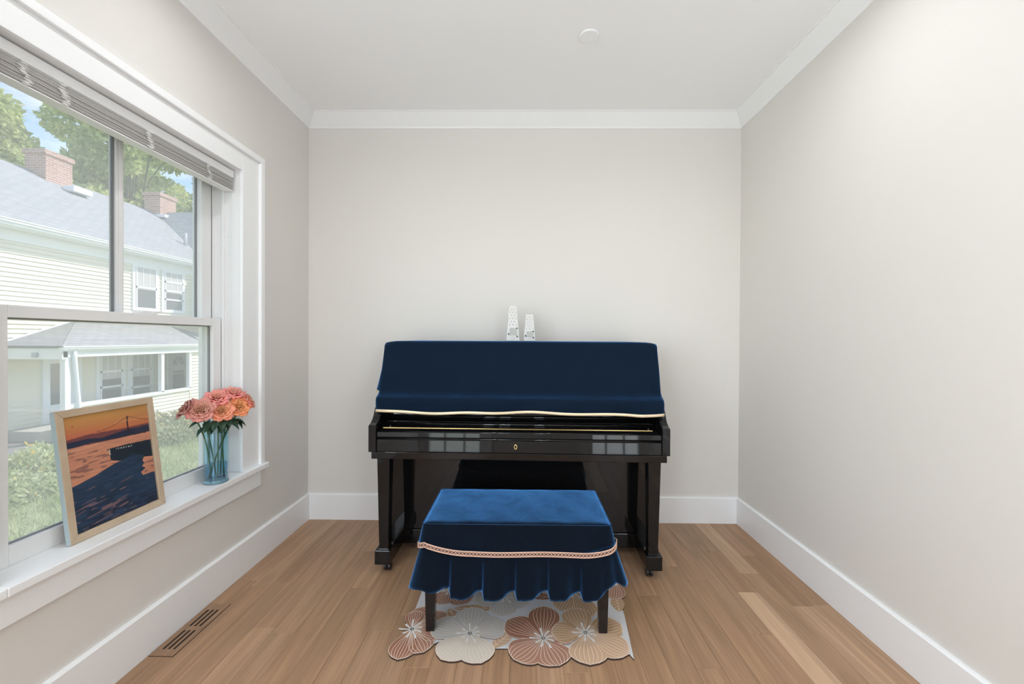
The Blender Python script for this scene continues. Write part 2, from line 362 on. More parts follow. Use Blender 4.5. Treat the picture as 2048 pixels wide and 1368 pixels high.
# floor boards
rnd = random.Random(11)
WB = .095; edge0 = 1.004
cols = [(.345, .208, .120), (.375, .230, .137), (.335, .200, .116), (.392, .245, .148), (.360, .216, .128), (.325, .196, .112), (.385, .234, .142), (.350, .217, .130)]
cols = [tuple(q * 1.10 for q in c_) for c_ in cols]
light = (.55, .370, .237); light2 = (.51, .333, .208)
k0 = math.floor((XL + .014 - edge0) / WB); k1 = math.ceil((XR - .014 - edge0) / WB)
fixed = {0: [YB, 2.36, 1.985, .62], 1: [YB, 2.145, 1.42, .2], 2: [YB, 2.32, 1.885, .5], -1: [YB, 1.70, .6], -4: [YB, 2.3, 1.52, .3], -5: [YB, 1.95, 1.36, .4]}
fcol = {(0, 2): light, (1, 0): light2, (2, 2): (.49, .315, .194), (-5, 2): light2}
for k in range(k0, k1):
    a = max(edge0 + k * WB, XL + .004); b = min(edge0 + (k + 1) * WB, XR - .004)
    if b - a < .004: continue
    cuts = list(fixed.get(k, [YB, YB - rnd.uniform(.25, 1.1)]))
    while cuts[-1] > YN: cuts.append(cuts[-1] - rnd.uniform(.55, 1.5))
    cuts[-1] = YN
    for i in range(len(cuts) - 1):
        y1, y0 = cuts[i], cuts[i + 1]
        if y1 - y0 < .01: continue
        cxm, cym = (a + b) / 2, (y0 + y1) / 2; hx, hy = (b - a) / 2 - .0002, (y1 - y0) / 2 - .0002; e = .0007
        vs = [(sx * (hx - q), sy * (hy - q), z) for z, q in ((-.012, 0), (-e, 0), (0, e)) for sx, sy in ((-1, -1), (1, -1), (1, 1), (-1, 1))]
        fs = [(8, 9, 10, 11), (3, 2, 1, 0)] + [(r * 4 + j, r * 4 + (j + 1) % 4, r * 4 + 4 + (j + 1) % 4, r * 4 + 4 + j) for r in (0, 1) for j in range(4)]
        o = MB().add(vs, fs).build('floor_board', 'oak_board', floor); o.location = (cxm, cym, 0)
        cc = fcol.get((k, i)) or cols[rnd.randrange(len(cols))]
        g = rnd.uniform(.95, 1.06); o.color = (cc[0] * g, cc[1] * g, cc[2] * g, 1)

# baseboards and crown
BT, BH = .016, .166
def baseprof(): return [(0, 0), (BT, 0), (BT, BH - .006), (BT - .006, BH), (0, BH)]
m = MB(); m.prism([(YB - p, z) for p, z in baseprof()][::-1], XL, XR, 'x'); structure(m.build('baseboard_back', 'trim_white'), 'tall white baseboard along the piano wall', 'baseboard')
m = MB(); m.prism([(XL + p, z) for p, z in baseprof()], YN, YB - BT, 'y'); structure(m.build('baseboard_left', 'trim_white'), 'tall white baseboard under the window', 'baseboard')
m = MB(); m.prism([(XR - p, z) for p, z in baseprof()][::-1], YN, YB - BT, 'y'); structure(m.build('baseboard_right', 'trim_white'), 'tall white baseboard along the right wall', 'baseboard')
CP, CZ = .074, 2.517
def crown(): return [(0, CZ), (.007, CZ), (.012, CZ + .010), (CP - .008, CEIL - .006), (CP, CEIL - .004), (CP, CEIL), (0, CEIL)]
def mitred(prof, side):
    m = MB(); n = len(prof); v = []
    for end in (0, 1):
        for p, z in prof:
            if side == 'back': v.append(((XL + p) if end == 0 else (XR - p), YB - p, z))
            elif side == 'left': v.append((XL + p, YN if end == 0 else YB - p, z))
            else: v.append((XR - p, YN if end == 0 else YB - p, z))
    m.add(v, [tuple(range(n)), tuple(range(n, 2 * n))[::-1]] + [(i, (i + 1) % n, n + (i + 1) % n, n + i) for i in range(n)])
    return m
for i, (sd_, lb) in enumerate((('back', 'white crown moulding above the piano wall'), ('left', 'white crown moulding above the window wall'), ('right', 'white crown moulding above the right wall'))):
    structure(mitred(crown(), sd_).build('trim_%d' % (i + 1), 'trim_white'), lb, 'crown moulding')

# ------------------------------------------------------------------ the window
win = sroot('window_1', 'white double-hung window with deep sill on the left wall', 'window')
CW, CT, HW = .158, .018, .118                 # casing width, thickness, head height
m = MB(); m.box(XL, XL + CT, WY1, WY1 + CW - .032, STOOL, HEADZ + HW - .03); m.build('casing', 'trim_white', win, bevel=.002)
m = MB(); m.box(XL, XL + CT, WY0 - CW + .032, WY0, STOOL, HEADZ + HW - .03); m.build('casing', 'trim_white', win, bevel=.002)
m = MB(); m.box(XL, XL + CT, WY0, WY1, HEADZ, HEADZ + HW - .03); m.build('head_casing', 'trim_white', win, bevel=.002)
bb0 = CT + .014
m = MB(); m.box(XL, XL + bb0, WY1 + CW - .032, WY1 + CW, STOOL, HEADZ + HW - .030); m.build('backband', 'trim_white', win, bevel=.003)
m = MB(); m.box(XL, XL + bb0, WY0 - CW, WY0 - CW + .032, STOOL, HEADZ + HW - .030); m.build('backband', 'trim_white', win, bevel=.003)
m = MB(); m.box(XL, XL + bb0, WY0 - CW, WY1 + CW, HEADZ + HW - .030, HEADZ + HW); m.build('backband', 'trim_white', win, bevel=.003)
XS, XG1, XG2 = -1.468, -1.490, -1.545         # room face of the lower sash, lower pane, upper pane
m = MB(); m.box(XL - WT, XL + .043, WY0, WY1, STOOL - .026, STOOL); m.box(XL, XL + .043, WY0 - CW - .022, WY0, STOOL - .026, STOOL); m.box(XL, XL + .043, WY1, WY1 + CW + .022, STOOL - .026, STOOL)
m.build('stool', 'trim_white', win, bevel=.003)
m = MB(); m.box(XL, XL + CT, WY0 - CW + .012, WY1 + CW - .012, .398, STOOL - .026); m.build('apron', 'trim_white', win, bevel=.002)
for (a, b, s_) in ((WY0 - .02, WY0, 1), (WY1, WY1 + .02, -1)):
    m = MB(); m.box(XL - WT, XL, a, b, STOOL, HEADZ)
    if s_ == 1: m.box(XL - WT, XS + .012, b, b + .044, STOOL, HEADZ)
    y = WY0 if s_ == 1 else WY1
    for x0, x1, d in ((XS + .002, XS + .014, .012), (XS - .046, XS - .040, .010), (XS - .10, XS - .094, .012)):
        m.box(x0, x1, min(y, y + s_ * d), max(y, y + s_ * d), STOOL, HEADZ)
    m.build('jamb', 'sash_white', win)
m = MB(); m.box(XL - WT, XL, WY0 - .02, WY1 + .02, HEADZ, HEADZ + .02); m.build('head_jamb', 'sash_white', win)
def sash(name, xf, xb, y0, y1, z0, z1, st, tr, br, xg, muntin):
    root = MB()
    root.box(xb, xf, y0, y0 + st, z0, z1); root.box(xb, xf, y1 - st, y1, z0, z1); root.box(xb, xf, y0 + st, y1 - st, z0, z0 + br); root.box(xb, xf, y0 + st, y1 - st, z1 - tr, z1)
    r_ = root.build(name, 'sash_white', win, bevel=.002)
    ya, yb, za, zb = y0 + st, y1 - st, z0 + br, z1 - tr
    g = MB(); e = .003
    g.box(xg - .006, xg + .006, ya, ya + e, za, zb); g.box(xg - .006, xg + .006, yb - e, yb, za, zb); g.box(xg - .006, xg + .006, ya + e, yb - e, za, za + e); g.box(xg - .006, xg + .006, ya + e, yb - e, zb - e, zb)
    g.build('gasket', 'gasket', r_)
    if muntin:
        ym = (ya + yb) / 2
        q = MB(); q.box(xg - .014, xg + .016, ym - .015, ym + .015, za, zb); q.box(xg + .016, xg + .020, ym - .008, ym + .008, za, zb); q.build('muntin', 'sash_white', r_, bevel=.002)
        q = MB(); q.box(xg - .007, xg + .007, ym - .019, ym + .019, za, zb); q.build('gasket', 'gasket', r_)
        for p0, p1 in ((ya, ym - .017), (ym + .017, yb)): box('pane', 'window_glass', r_, xg - .002, xg + .002, p0 + .002, p1 - .002, za + .002, zb - .002)
    else:
        box('pane', 'window_glass', r_, xg - .002, xg + .002, ya + .002, yb - .002, za + .002, zb - .002)
    return r_
low = sash('lower_sash', XS, XS - .038, WY0 + .050, WY1 - .012, STOOL, 1.262, .052, .036, .058, XG1, False)
sash('upper_sash', XS - .048, XS - .092, WY0 + .050, WY1 - .012, 1.222, HEADZ, .062, .055, .034, XG2, True)
m = MB(); m.box(XS - .030, XS - .004, 1.615, 1.700, 1.262, 1.268); m.box(XS - .022, XS - .010, 1.64, 1.725, 1.268, 1.275); m.build('sash_lock', 'sash_white', low, bevel=.002)

# blind, drawn up
BX0, BX1, BY0, BY1 = -1.452, -1.412, WY0 + .008, WY1 - .010
bl = thing('window_blind', 'grey slatted blind drawn up under the head of the window', 'blind', (0, 0, 0))
m = MB(); m.box(BX0, BX1, BY0, BY1, HEADZ - .042, HEADZ - .003); m.build('head_rail', 'trim_white', bl, bevel=.004)
m = MB(); m.box(BX1, BX1 + .004, BY0 - .002, BY1 + .002, HEADZ - .040, HEADZ - .006); m.build('valance', 'trim_white', bl, bevel=.002)
zt = HEADZ - .044; ns = 23
for i in range(ns):
    z = zt - .0012 - i * .00245; dx = rnd.uniform(-.0018, .0018); m = MB()
    pts = [(BX0 - .002 + q * .046 / 4 + dx, z - .0012 * (q - 2) ** 2 / 4 + .0006) for q in range(5)]
    m.prism(pts + [(x, y + .0011) for x, y in pts[::-1]], BY0 + .002 + rnd.uniform(0, .004), BY1 - .002 - rnd.uniform(0, .004), 'y')
    m.build('slat', 'slat_grey', bl)
zb = zt - ns * .00245 - .002
m = MB(); m.box(BX0 - .001, BX1 + .003, BY0 + .003, BY1 - .003, zb - .004, zb); m.build('bottom_rail', 'trim_white', bl, bevel=.001)
for yy in [1.19] + [on_x(px_, py_, BX1 + .006).y for px_, py_ in ((130, 190), (300, 290), (418, 348))]:
    m = MB(); pts = []; rr = random.Random(int(yy * 100))
    for i in range(44):
        pts.append((BX1 + .005 + rr.uniform(0, .004), yy + (.011 if i % 2 else -.011) + rr.uniform(-.006, .006) - .006 * math.sin(i * .15), zt + .004 - i * .0015))
    m.tube(pts, .0011, 5); m.build('ladder_cord', 'cord_white', bl)
for dy, dx, zend in ((0, 0, .70), (-.012, -.004, .72)):
    m = MB(); n_ = 150; pts = []
    for i in range(n_):
        z = HEADZ - .045 - i * (HEADZ - .045 - zend) / n_
        pts.append((XL - .030 + dx, WY1 - .014 + dy - .010 * (i / n_), z))
    for p in pts:
        r_ = .0022
        m.add([(p[0] + a * r_, p[1] + b * r_, p[2] + c * r_) for a, b, c in ((1, 0, 0), (-1, 0, 0), (0, 1, 0), (0, -1, 0), (0, 0, 1), (0, 0, -1))],
              [(0, 2, 4), (2, 1, 4), (1, 3, 4), (3, 0, 4), (2, 0, 5), (1, 2, 5), (3, 1, 5), (0, 3, 5)])
    m.build('bead_chain', 'bead_plastic', bl, smooth=True)
m = MB(); m.lathe([(.001, -.012), (.008, -.010), (.009, 0), (.006, .010), (.001, .012)], (XL - .034, WY1 - .030, .70), 12); m.build('chain_weight', 'bead_plastic', bl, smooth=True)

# ------------------------------------------------------------------ piano
PX, PY, PR = -.024, 2.085, R(-1.2)
pia = thing('upright_piano', 'polished black upright piano against the back wall', 'piano', (PX, PY, 0), PR)
B, SA = 'piano_black', 'piano_satin'
def pb(name, mat, *a, bevel=.003, parent=None): return box(name, mat, parent or pia, *a, bevel=bevel)
pb('back_frame', SA, -.70, .70, .50, .585, .06, 1.10)
for s in (-1, 1):
    pb('side_panel', B, s * .705, s * .728, .245, .585, .05, 1.128)
    # arm with a scooped top
    prof = [(0, .606), (0, .738), (.012, .742), (.030, .748), (.050, .760), (.066, .776), (.078, .797), (.088, .812), (.10, .818), (.26, .818), (.26, .606)]
    m = MB(); m.prism(prof, s * .742 if s < 0 else .703, s * .703 if s < 0 else .742, 'x'); m.build('arm', B, pia, bevel=.004)
    m = MB(); m.taper((min(s * .643, s * .690), max(s * .643, s * .690), .012, .060), .115, (min(s * .637, s * .700), max(s * .637, s * .700), .008, .070), .575); m.build('leg', B, pia, bevel=.003)
    pb('leg_collar', B, s * .641, s * .693, .010, .064, .108, .122)
    m = MB(); x0, x1 = sorted((s * .632, s * .709))
    m.prism([(0, .045), (.30, .045), (.30, .125), (.08, .125), (.06, .118), (.002, .116)], x0, x1, 'x'); m.build('toe_block', B, pia, bevel=.004)
    c = MB(); xc = s * .655
    for q in (-1, 1):
        vs = [(xc + q * .010 + w_, .045 + .021 * math.cos(2 * PI * j / 20), .0212 + .021 * math.sin(2 * PI * j / 20)) for w_ in (-.006, .006) for j in range(20)]
        c.add(vs, [tuple(range(20))[::-1], tuple(range(20, 40))] + [(j, (j + 1) % 20, 20 + (j + 1) % 20, 20 + j) for j in range(20)])
    c.box(xc - .004, xc + .004, .036, .054, .012, .046); c.build('caster', 'caster_black', pia, bevel=.002)
    c = MB()
    vs = [(xc + w_, .54 + .021 * math.cos(2 * PI * j / 20), .0212 + .021 * math.sin(2 * PI * j / 20)) for w_ in (-.016, .016) for j in range(20)]
    c.add(vs, [tuple(range(20))[::-1], tuple(range(20, 40))] + [(j, (j + 1) % 20, 20 + (j + 1) % 20, 20 + j) for j in range(20)]); c.box(xc - .018, xc + .018, .52, .56, .03, .06)
    c.build('caster', 'caster_black', pia)
pb('keybed', B, -.728, .728, .004, .30, .572, .608)
# key slip: lower board, middle board, half-round moulding, top strip; faces lean back a little
def lean(name, y, z0, z1, d, tilt=.055, bev=.002):
    dz = z1 - z0
    m = MB(); m.prism([(y, z0), (y + d, z0), (y + d, z1), (y + dz * tilt, z1)], -.702, .702, 'x'); return m.build(name, B, pia, bevel=bev)
lean('key_slip', .006, .609, .668, .03)
m = MB(); m.tube([(-.702, .012, .673), (.702, .012, .673)], .0058, 12); m.build('moulding', B, pia, smooth=True)
lean('fallboard_front', .010, .680, .705, .03, .07)
m = MB(); m.tube([(-.702, .0195, .7045), (.702, .0195, .7045)], .0055, 12); m.build('fallboard_lip', B, pia, smooth=True)
m = MB(); m.prism([(.018, .70), (.018, .709), (.105, .722), (.105, .70)][::-1], -.700, .700, 'x'); m.build('fallboard', B, pia, bevel=.002)
m = MB(); m.prism([(.060, .7150), (.060, .7180), (.068, .7192), (.068, .716)][::-1], -.690, .672, 'x'); m.build('hinge', 'brass', pia)
m = MB(); m.tube([(-.700, .112, .728), (.700, .112, .728)], .011, 14); m.build('moulding', B, pia, smooth=True)
m = MB(); m.prism([(.118, .725), (.118, .740), (.165, .752), (.165, .725)][::-1], -.700, .700, 'x'); m.build('fallboard_rear', B, pia, bevel=.002)
m = MB(); m.tube([(-.700, .168, .757), (.700, .168, .757)], .010, 14); m.build('moulding', B, pia, smooth=True)
m = MB(); m.prism([(.172, .75), (.200, .90), (.215, .90), (.215, .75)][::-1], -.700, .700, 'x'); m.build('name_board', B, pia, bevel=.002)
pb('upper_panel', B, -.704, .704, .255, .275, .80, 1.125)
pb('top_lid', B, -.722, .722, .235, .585, 1.128, 1.152, bevel=.004)
pb('lower_panel', B, -.704, .704, .246, .262, .118, .572)
pb('bottom_rail', B, -.704, .704, .240, .268, .040, .117)
m = MB(); ring = [(.006 + 0 * j, 0, 0) for j in range(1)]
lp = [( -.010 + .0062 * math.cos(2 * PI * j / 18), .0052, .640 + .011 * math.sin(2 * PI * j / 18)) for j in range(18)]
m.tube(lp, .0028, 6, True); m.build('lock_plate', 'brass', pia, smooth=True)
m = MB(); m.box(-.0125, -.0075, .004, .011, .634, .646); m.build('keyhole', 'slot_black', pia)
for q in (-1, 1):
    m = MB(); m.tube([(q * .655, .073, .7192), (q * .655, .073, .724)], .004, 10); m.build('rubber_button', 'clasp', pia)
m = MB(); m.box(.728, .742, .30, .40, .47, .575); m.build('side_handle', 'dark_brown', pia, bevel=.006)
for i, x in enumerate((-.09, .0, .09)):
    m = MB(); m.prism([(x - .010, .12), (x + .010, .12), (x + .022, .235), (x - .022, .235)], .050, .056, 'z') if False else m.box(x - .014, x + .014, .14, .24, .052, .058)
    m.build('pedal', 'brass', pia, bevel=.003)

# velvet cover over the piano
pc = thing('piano_cover', 'navy velvet cover with gold hem draped over the piano', 'piano cover', (PX, PY, 0), PR)
prof = [(.56, 1.157), (.45, 1.157), (.34, 1.157), (.262, 1.157), (.246, 1.156), (.236, 1.151), (.229, 1.142), (.223, 1.128), (.210, 1.10), (.19, 1.06), (.165, 1.01), (.142, .962), (.124, .922), (.112, .896), (.094, .882), (.074, .873), (.059, .866), (.052, .852), (.051, .828), (.051, .803)]
rp_ = random.Random(5)
def hem(x): return .0045 * math.sin(x * 7 + 1.2) + .003 * math.sin(x * 17)
def sheet(u, v):
    q = v * (len(prof) - 1); i = min(int(q), len(prof) - 2); f = q - i
    y = prof[i][0] * (1 - f) + prof[i + 1][0] * f; z = prof[i][1] * (1 - f) + prof[i + 1][1] * f
    dn = max(0, 1.13 - z) / .33
    hw = .738 - .010 * dn
    x = (2 * u - 1)
    ex = abs(x) ** 10
    xx = x * hw
    y += .006 * dn * math.sin(xx * 9 + z * 14) * (1 - ex) + .004 * dn * math.sin(xx * 23 - z * 30) + .018 * ex * dn - .010 * dn * math.exp(-((xx - .64 - .25 * (z - .95)) / .035) ** 2)
    if z < .88: y += .008 * math.sin(xx * 12 + 2) * (.88 - z) / .08; z += hem(xx) * (.88 - z) / .08
    if z > 1.14: z -= .010 * abs(x) ** 26
    return (xx, y, z)
m = MB(); m.grid(sheet, 90, 3 * (len(prof) - 1)); m.build('front_drape', 'velvet_navy', pc, smooth=True, solid=.003)
hems = [sheet(i / 90, 1) for i in range(91)]
m = MB()
for k, (dz, dy) in enumerate(((.003, -.0035), (-.002, -.0045), (-.008, -.0045), (-.011, -.003))):
    m.v += [(x, y + dy, z + dz) for x, y, z in hems]
m.f = [(r * 91 + i, r * 91 + i + 1, (r + 1) * 91 + i + 1, (r + 1) * 91 + i) for r in range(3) for i in range(90)]; m.m = [0] * len(m.f)
m.build('gold_hem', 'gold_ribbon', pc, smooth=True, solid=.002)
for s in (-1, 1):
    zl = .895 if s < 0 else .86
    def flap(u, v, s=s, zl=zl):
        z = 1.147 - (1.147 - zl) * v
        yf = np.interp(-z, [-p[1] for p in prof[4:]], [p[0] for p in prof[4:]]) + .012
        dn = (1.147 - z) / .33
        y = .56 + (yf - .56) * u
        hw = .738 - .020 * dn
        x = s * ((hw - .002) * u ** 3 + (1 - u ** 3) * .7365 + v * (.016 if s < 0 else .006) * math.sin(u * 9 + 1.0) + (.030 if s < 0 else .006) * v * math.exp(-((u - .82) / .28) ** 2))
        return (x, y, z)
    m = MB(); m.grid(flap, 24, 14); m.build('side_drape', 'velvet_navy', pc, smooth=True, solid=.003)
    hh = [flap(i / 24, 1) for i in range(25)]; m = MB()
    for dz in (.002, -.009): m.v += [(x + s * .003, y, z + dz) for x, y, z in hh]
    m.f = [(i, i + 1, 26 + i, 25 + i) for i in range(24)]; m.m = [0] * 24; m.build('gold_hem', 'gold_ribbon', pc, smooth=True, solid=.002)

# white tapered ornaments on the piano
def ornament(x, y, h, wb, wt, label, rz):
    t_ = thing('tapered_ornament', label, 'ornament', (x, y, 1.1595), rz, 'white patterned ornaments on the piano')
    d = .8
    m = MB(); m.taper((-wb / 2, wb / 2, -wb * d / 2, wb * d / 2), 0, (-wt / 2, wt / 2, -wt * d / 2, wt * d / 2), h); m.build('body', 'porcelain', t_, bevel=.003)
    def face(u, v, off=.0008):                # point on the front face
        w = wb + (wt - wb) * v
        return (u * w / 2, -w * d / 2 - off, v * h)
    m = MB()
    for r in range(6):
        for q in range(2 if r % 2 else 3):
            u = (q - (.5 if r % 2 else 1)) * .62; v = .46 + r * .088
            pts = [face(u + .13 * math.cos(a), v + .030 * math.sin(a)) for a in [2 * PI * j / 10 for j in range(10)]]
            m.add(pts, [tuple(range(10))])
    for u, v in ((-.2, .08), (.05, .11), (.28, .08), (.1, .05)):
        pts = [face(u + .10 * math.cos(a), v + .014 * math.sin(a)) for a in [2 * PI * j / 8 for j in range(8)]]; m.add(pts, [tuple(range(8))])
    m.build('floral_print', 'ornament_grey', t_)['kind'] = 'stuff'
    m = MB(); P = [face(-.62, .17, .004), face(.66, .17, .004), face(.70, .37, .004), face(-.58, .37, .004)]; Q = [(p[0], p[1] + .004, p[2]) for p in P]
    m.add(P + Q, [(0, 1, 2, 3), (7, 6, 5, 4)] + [(i, i + 4, (i + 1) % 4 + 4, (i + 1) % 4) for i in range(4)]); m.build('label_plate', 'ornament_panel', t_)
    for u, v in ((-.72, .20), (.70, .36), (.66, .13)):
        p = face(u, v, .003); m = MB(); m.box(p[0] - .004, p[0] + .004, p[1] - .002, p[1] + .003, p[2] - .004, p[2] + .004); m.build('clasp', 'clasp', t_, bevel=.001)
    return t_
ornament(-.062, 2.50, .206, .078, .044, 'taller white patterned tapered ornament on the piano', R(6))
ornament(.036, 2.50, .156, .070, .043, 'shorter white patterned tapered ornament on the piano', R(3))

# ------------------------------------------------------------------ piano bench with its cover
bx, by0, by1, hwB, ZT = -.020, 1.652, 2.035, .366, .452
bench = thing('piano_bench', 'black wooden piano bench under a velvet cover', 'bench', (bx, (by0 + by1) / 2, .0062))
hy = (by1 - by0) / 2
for sx in (-1, 1):
    for sy in (-1, 1):
        cx_, cy_ = sx * (hwB - .022), sy * (hy - .046)
        m = MB(); m.taper((cx_ - .017, cx_ + .017, cy_ - .017, cy_ + .017), 0, (cx_ - .024, cx_ + .024, cy_ - .024, cy_ + .024), .37); m.build('leg', 'bench_wood', bench, bevel=.003)
m = MB(); m.box(-hwB + .014, hwB - .014, -hy + .014, hy - .014, .355, .402); m.build('apron', 'bench_wood', bench, bevel=.003)
m = MB(); m.box(-hwB + .006, hwB - .006, -hy + .006, hy - .006, .402, ZT - .0062 - .004); m.build('seat', 'bench_wood', bench, bevel=.012)

bc = thing('bench_cover', 'blue velvet bench cover with pink braid and gathered skirt', 'bench cover', (bx, (by0 + by1) / 2, 0))
def top(u, v):
    x, y = (2 * u - 1) * hwB, (2 * v - 1) * hy
    e = max(abs(2 * u - 1), abs(2 * v - 1))
    return (x, y, ZT + .0035 * math.sin(PI * u) * math.sin(PI * v) + .0008 * math.sin(x * 40 + y * 23) - .006 * e ** 30)
m = MB(); m.grid(top, 60, 34); m.build('top_panel', 'velvet_bench', bc, smooth=True, solid=.003)
PER = 4 * (hwB + hy)
def rim(s, off, cr):                          # walk round a rounded rectangle; returns point and outward normal
    a, b = hwB + off, hy + off; r = cr + max(off, 0)
    segs = [('l', (-a + r, -b), (a - r, -b)), ('c', (a - r, -b + r), -PI / 2), ('l', (a, -b + r), (a, b - r)), ('c', (a - r, b - r), 0),
            ('l', (a - r, b), (-a + r, b)), ('c', (-a + r, b - r), PI / 2), ('l', (-a, b - r), (-a, -b + r)), ('c', (-a + r, -b + r), PI)]
    L = [math.hypot(q[2][0] - q[1][0], q[2][1] - q[1][1]) if q[0] == 'l' else PI / 2 * r for q in segs]
    d = (s % 1) * sum(L)
    for q, l in zip(segs, L):
        if d <= l + 1e-9:
            f = d / l if l else 0
            if q[0] == 'l':
                p = (q[1][0] + (q[2][0] - q[1][0]) * f, q[1][1] + (q[2][1] - q[1][1]) * f)
                t_ = ((q[2][0] - q[1][0]) / l, (q[2][1] - q[1][1]) / l); return p, (t_[1], -t_[0])
            an = q[2] + f * PI / 2
            return (q[1][0] + r * math.cos(an), q[1][1] + r * math.sin(an)), (math.cos(an), math.sin(an))
        d -= l
    return (-a + r, -b), (0, -1)
def corner(s):                                # 1 at the corners, 0 mid-side
    (x, y), n = rim(s, 0, .01)
    return max(0, 1 - min(math.hypot(abs(x) - hwB, abs(y) - hy), .16) / .16)
def braid_z(s): return .343 + .036 * corner(s) ** 2 + .002 * math.sin(s * 40)
def side(u, v):
    (x, y), n = rim(u, .001, .012); zb = braid_z(u); c_ = corner(u)
    off = .012 * v * (1 + .6 * c_) + .004 * v * math.sin(u * 2 * PI * 9)
    z = (ZT - .002) + (zb - ZT + .002) * v
    return (x + n[0] * off, y + n[1] * off, z)
m = MB(); m.grid(side, 260, 8, True); m.build('side_band', 'velvet_bench', bc, smooth=True, solid=.003)
NF = 18
def ruffle(u, v):
    (x, y), n = rim(u, .010, .022); zb = braid_z(u); c_ = corner(u)
    ph = (u * NF + .32) % 1.0
    sm = lambda q: max(0, min(1, q)) ** 2 * (3 - 2 * max(0, min(1, q)))
    w = sm(ph / .10) * (1 - sm((ph - .45) / .53))
    amp = (.005 * min(1, v * 5) + .022 * v) * w + .012 * v + .018 * v * c_
    fine = .0015 * v * math.sin(u * NF * 2 * PI * 3.1)
    z = zb - v * (.138 - .010 * c_ + .024 * w)
    return (x + n[0] * (amp + fine), y + n[1] * (amp + fine), z)
m = MB(); m.grid(ruffle, NF * 30, 14, True); m.build('gathered_skirt', 'velvet_bench', bc, smooth=True, solid=.003)
# braid: two edge cords and a row of little loops between them
m = MB()
def bpt(s, dz, out): (x, y), n = rim(s, .0155 + out, .022); return (x + n[0] * .006 * corner(s), y + n[1] * .006 * corner(s), braid_z(s) + dz)
def bband(u, v): return bpt(u, .0095 - .019 * v, .003)
m.grid(bband, 300, 2, True); m.mi = 1
for dz in (-.0085, .0085): m.tube([bpt(i / 240, dz, .0045) for i in range(240)], .0022, 6, True)
nl = 170
for i in range(nl):
    ring = [bpt((i + .5 + .46 * math.cos(a)) / nl, .0052 * math.sin(a), .0045) for a in [2 * PI * j / 8 for j in range(8)]]
    m.tube(ring, .0013, 4, True)
m.build('braid_trim', ['braid_dark', 'braid'], bc, smooth=True)

# ------------------------------------------------------------------ flower mat under the bench
CR = lambda x, y: (780 + x / 4.096, 1080 + y / 4.096)      # crop coordinates used while tracing the print
def mp2(x, y): p = on_z(*CR(x, y), .005); return Vector((p.x, p.y))
mat_m = MB(); MI = {}; mat_list = []
def mi(nm):
    if nm not in MI: MI[nm] = len(mat_list); mat_list.append(nm)
    return MI[nm]
layer = [0]
def flat(poly, z, nm):
    area = sum(poly[i][0] * poly[(i + 1) % len(poly)][1] - poly[(i + 1) % len(poly)][0] * poly[i][1] for i in range(len(poly)))
    if area < 0: poly = poly[::-1]
    n = len(poly); z0 = .0006
    mat_m.mi = mi(nm); mat_m.add([(p[0], p[1], z) for p in poly], [tuple(range(n))])
    mat_m.mi = mi('mat_edge'); o = [(p[0], p[1], z) for p in poly] + [(p[0], p[1], z0) for p in poly]
    mat_m.add(o, [(i, n + i, n + (i + 1) % n, (i + 1) % n) for i in range(n)] + [tuple(range(n, 2 * n))[::-1]])
def ribbon(pts, w, z, nm):
    vs = []
    for i, p in enumerate(pts):
        d = (pts[min(i + 1, len(pts) - 1)] - pts[max(i - 1, 0)]); d = d.normalized() if d.length > 1e-9 else Vector((1, 0)); nrm = Vector((-d.y, d.x))
        vs += [(*(p + nrm * w / 2), z), (*(p - nrm * w / 2), z)]
    mat_m.mi = mi(nm); mat_m.add(vs, [(2 * i, 2 * i + 1, 2 * i + 3, 2 * i + 2) for i in range(len(pts) - 1)])
def petal(c, t_, wid, nm, line='mat_line', nv=7, notch=.04, bend=0.):
    c, t_ = Vector(c), Vector(t_); ax = t_ - c; L = ax.length; ax.normalize(); sd_ = Vector((-ax.y, ax.x))
    def half(v): return wid * .56 * (math.sin(PI * min(1, v) ** 1.55) ** .62 if 0 < v < 1 else 0)
    def at(u, v): return c + ax * (v * L * (1 + .05 * (1 - u * u) * v)) + sd_ * (u * half(v) + bend * v * v * L)
    vs_ = [i / 16 for i in range(17)]
    outl = [at(1, v) for v in vs_] + [at(-1, v) for v in vs_[-2:0:-1]]
    layer[0] += 1; z = .0052 + layer[0] * .00004
    # outline border then petal face
    flat([tuple(p) for p in outl], z, line)
    ins = [p + ((c + t_) / 2 - p) * .035 for p in outl]
    flat([tuple(p) for p in ins], z + .00012, nm)
    for k in range(nv):
        u = -0.8 + 1.6 * k / (nv - 1)
        ribbon([at(u * (.55 + .45 * v), v * .95) for v in [.10 + .88 * q / 9 for q in range(10)]], .0017, z + .0002, line)
def stamen(c, col='mat_centre', n=9, r=.055):
    layer[0] += 4; z = .0057 + layer[0] * .00004; c = Vector(c)
    for k in range(n):
        a = 2 * PI * k / n + .3; l = r * (.7 + .5 * ((k * 7) % 5) / 5); d = Vector((math.cos(a), math.sin(a))); s_ = Vector((-d.y, d.x))
        ribbon([c + d * (.004 + l * q) + s_ * .003 * math.sin(q * 3) for q in (0, .3, .6, .85, 1)], .0075, z, col)
        ribbon([c + d * .002 + s_ * .004, c + d * l * .7 + s_ * .006], .0011, z + .0001, 'mat_edge')
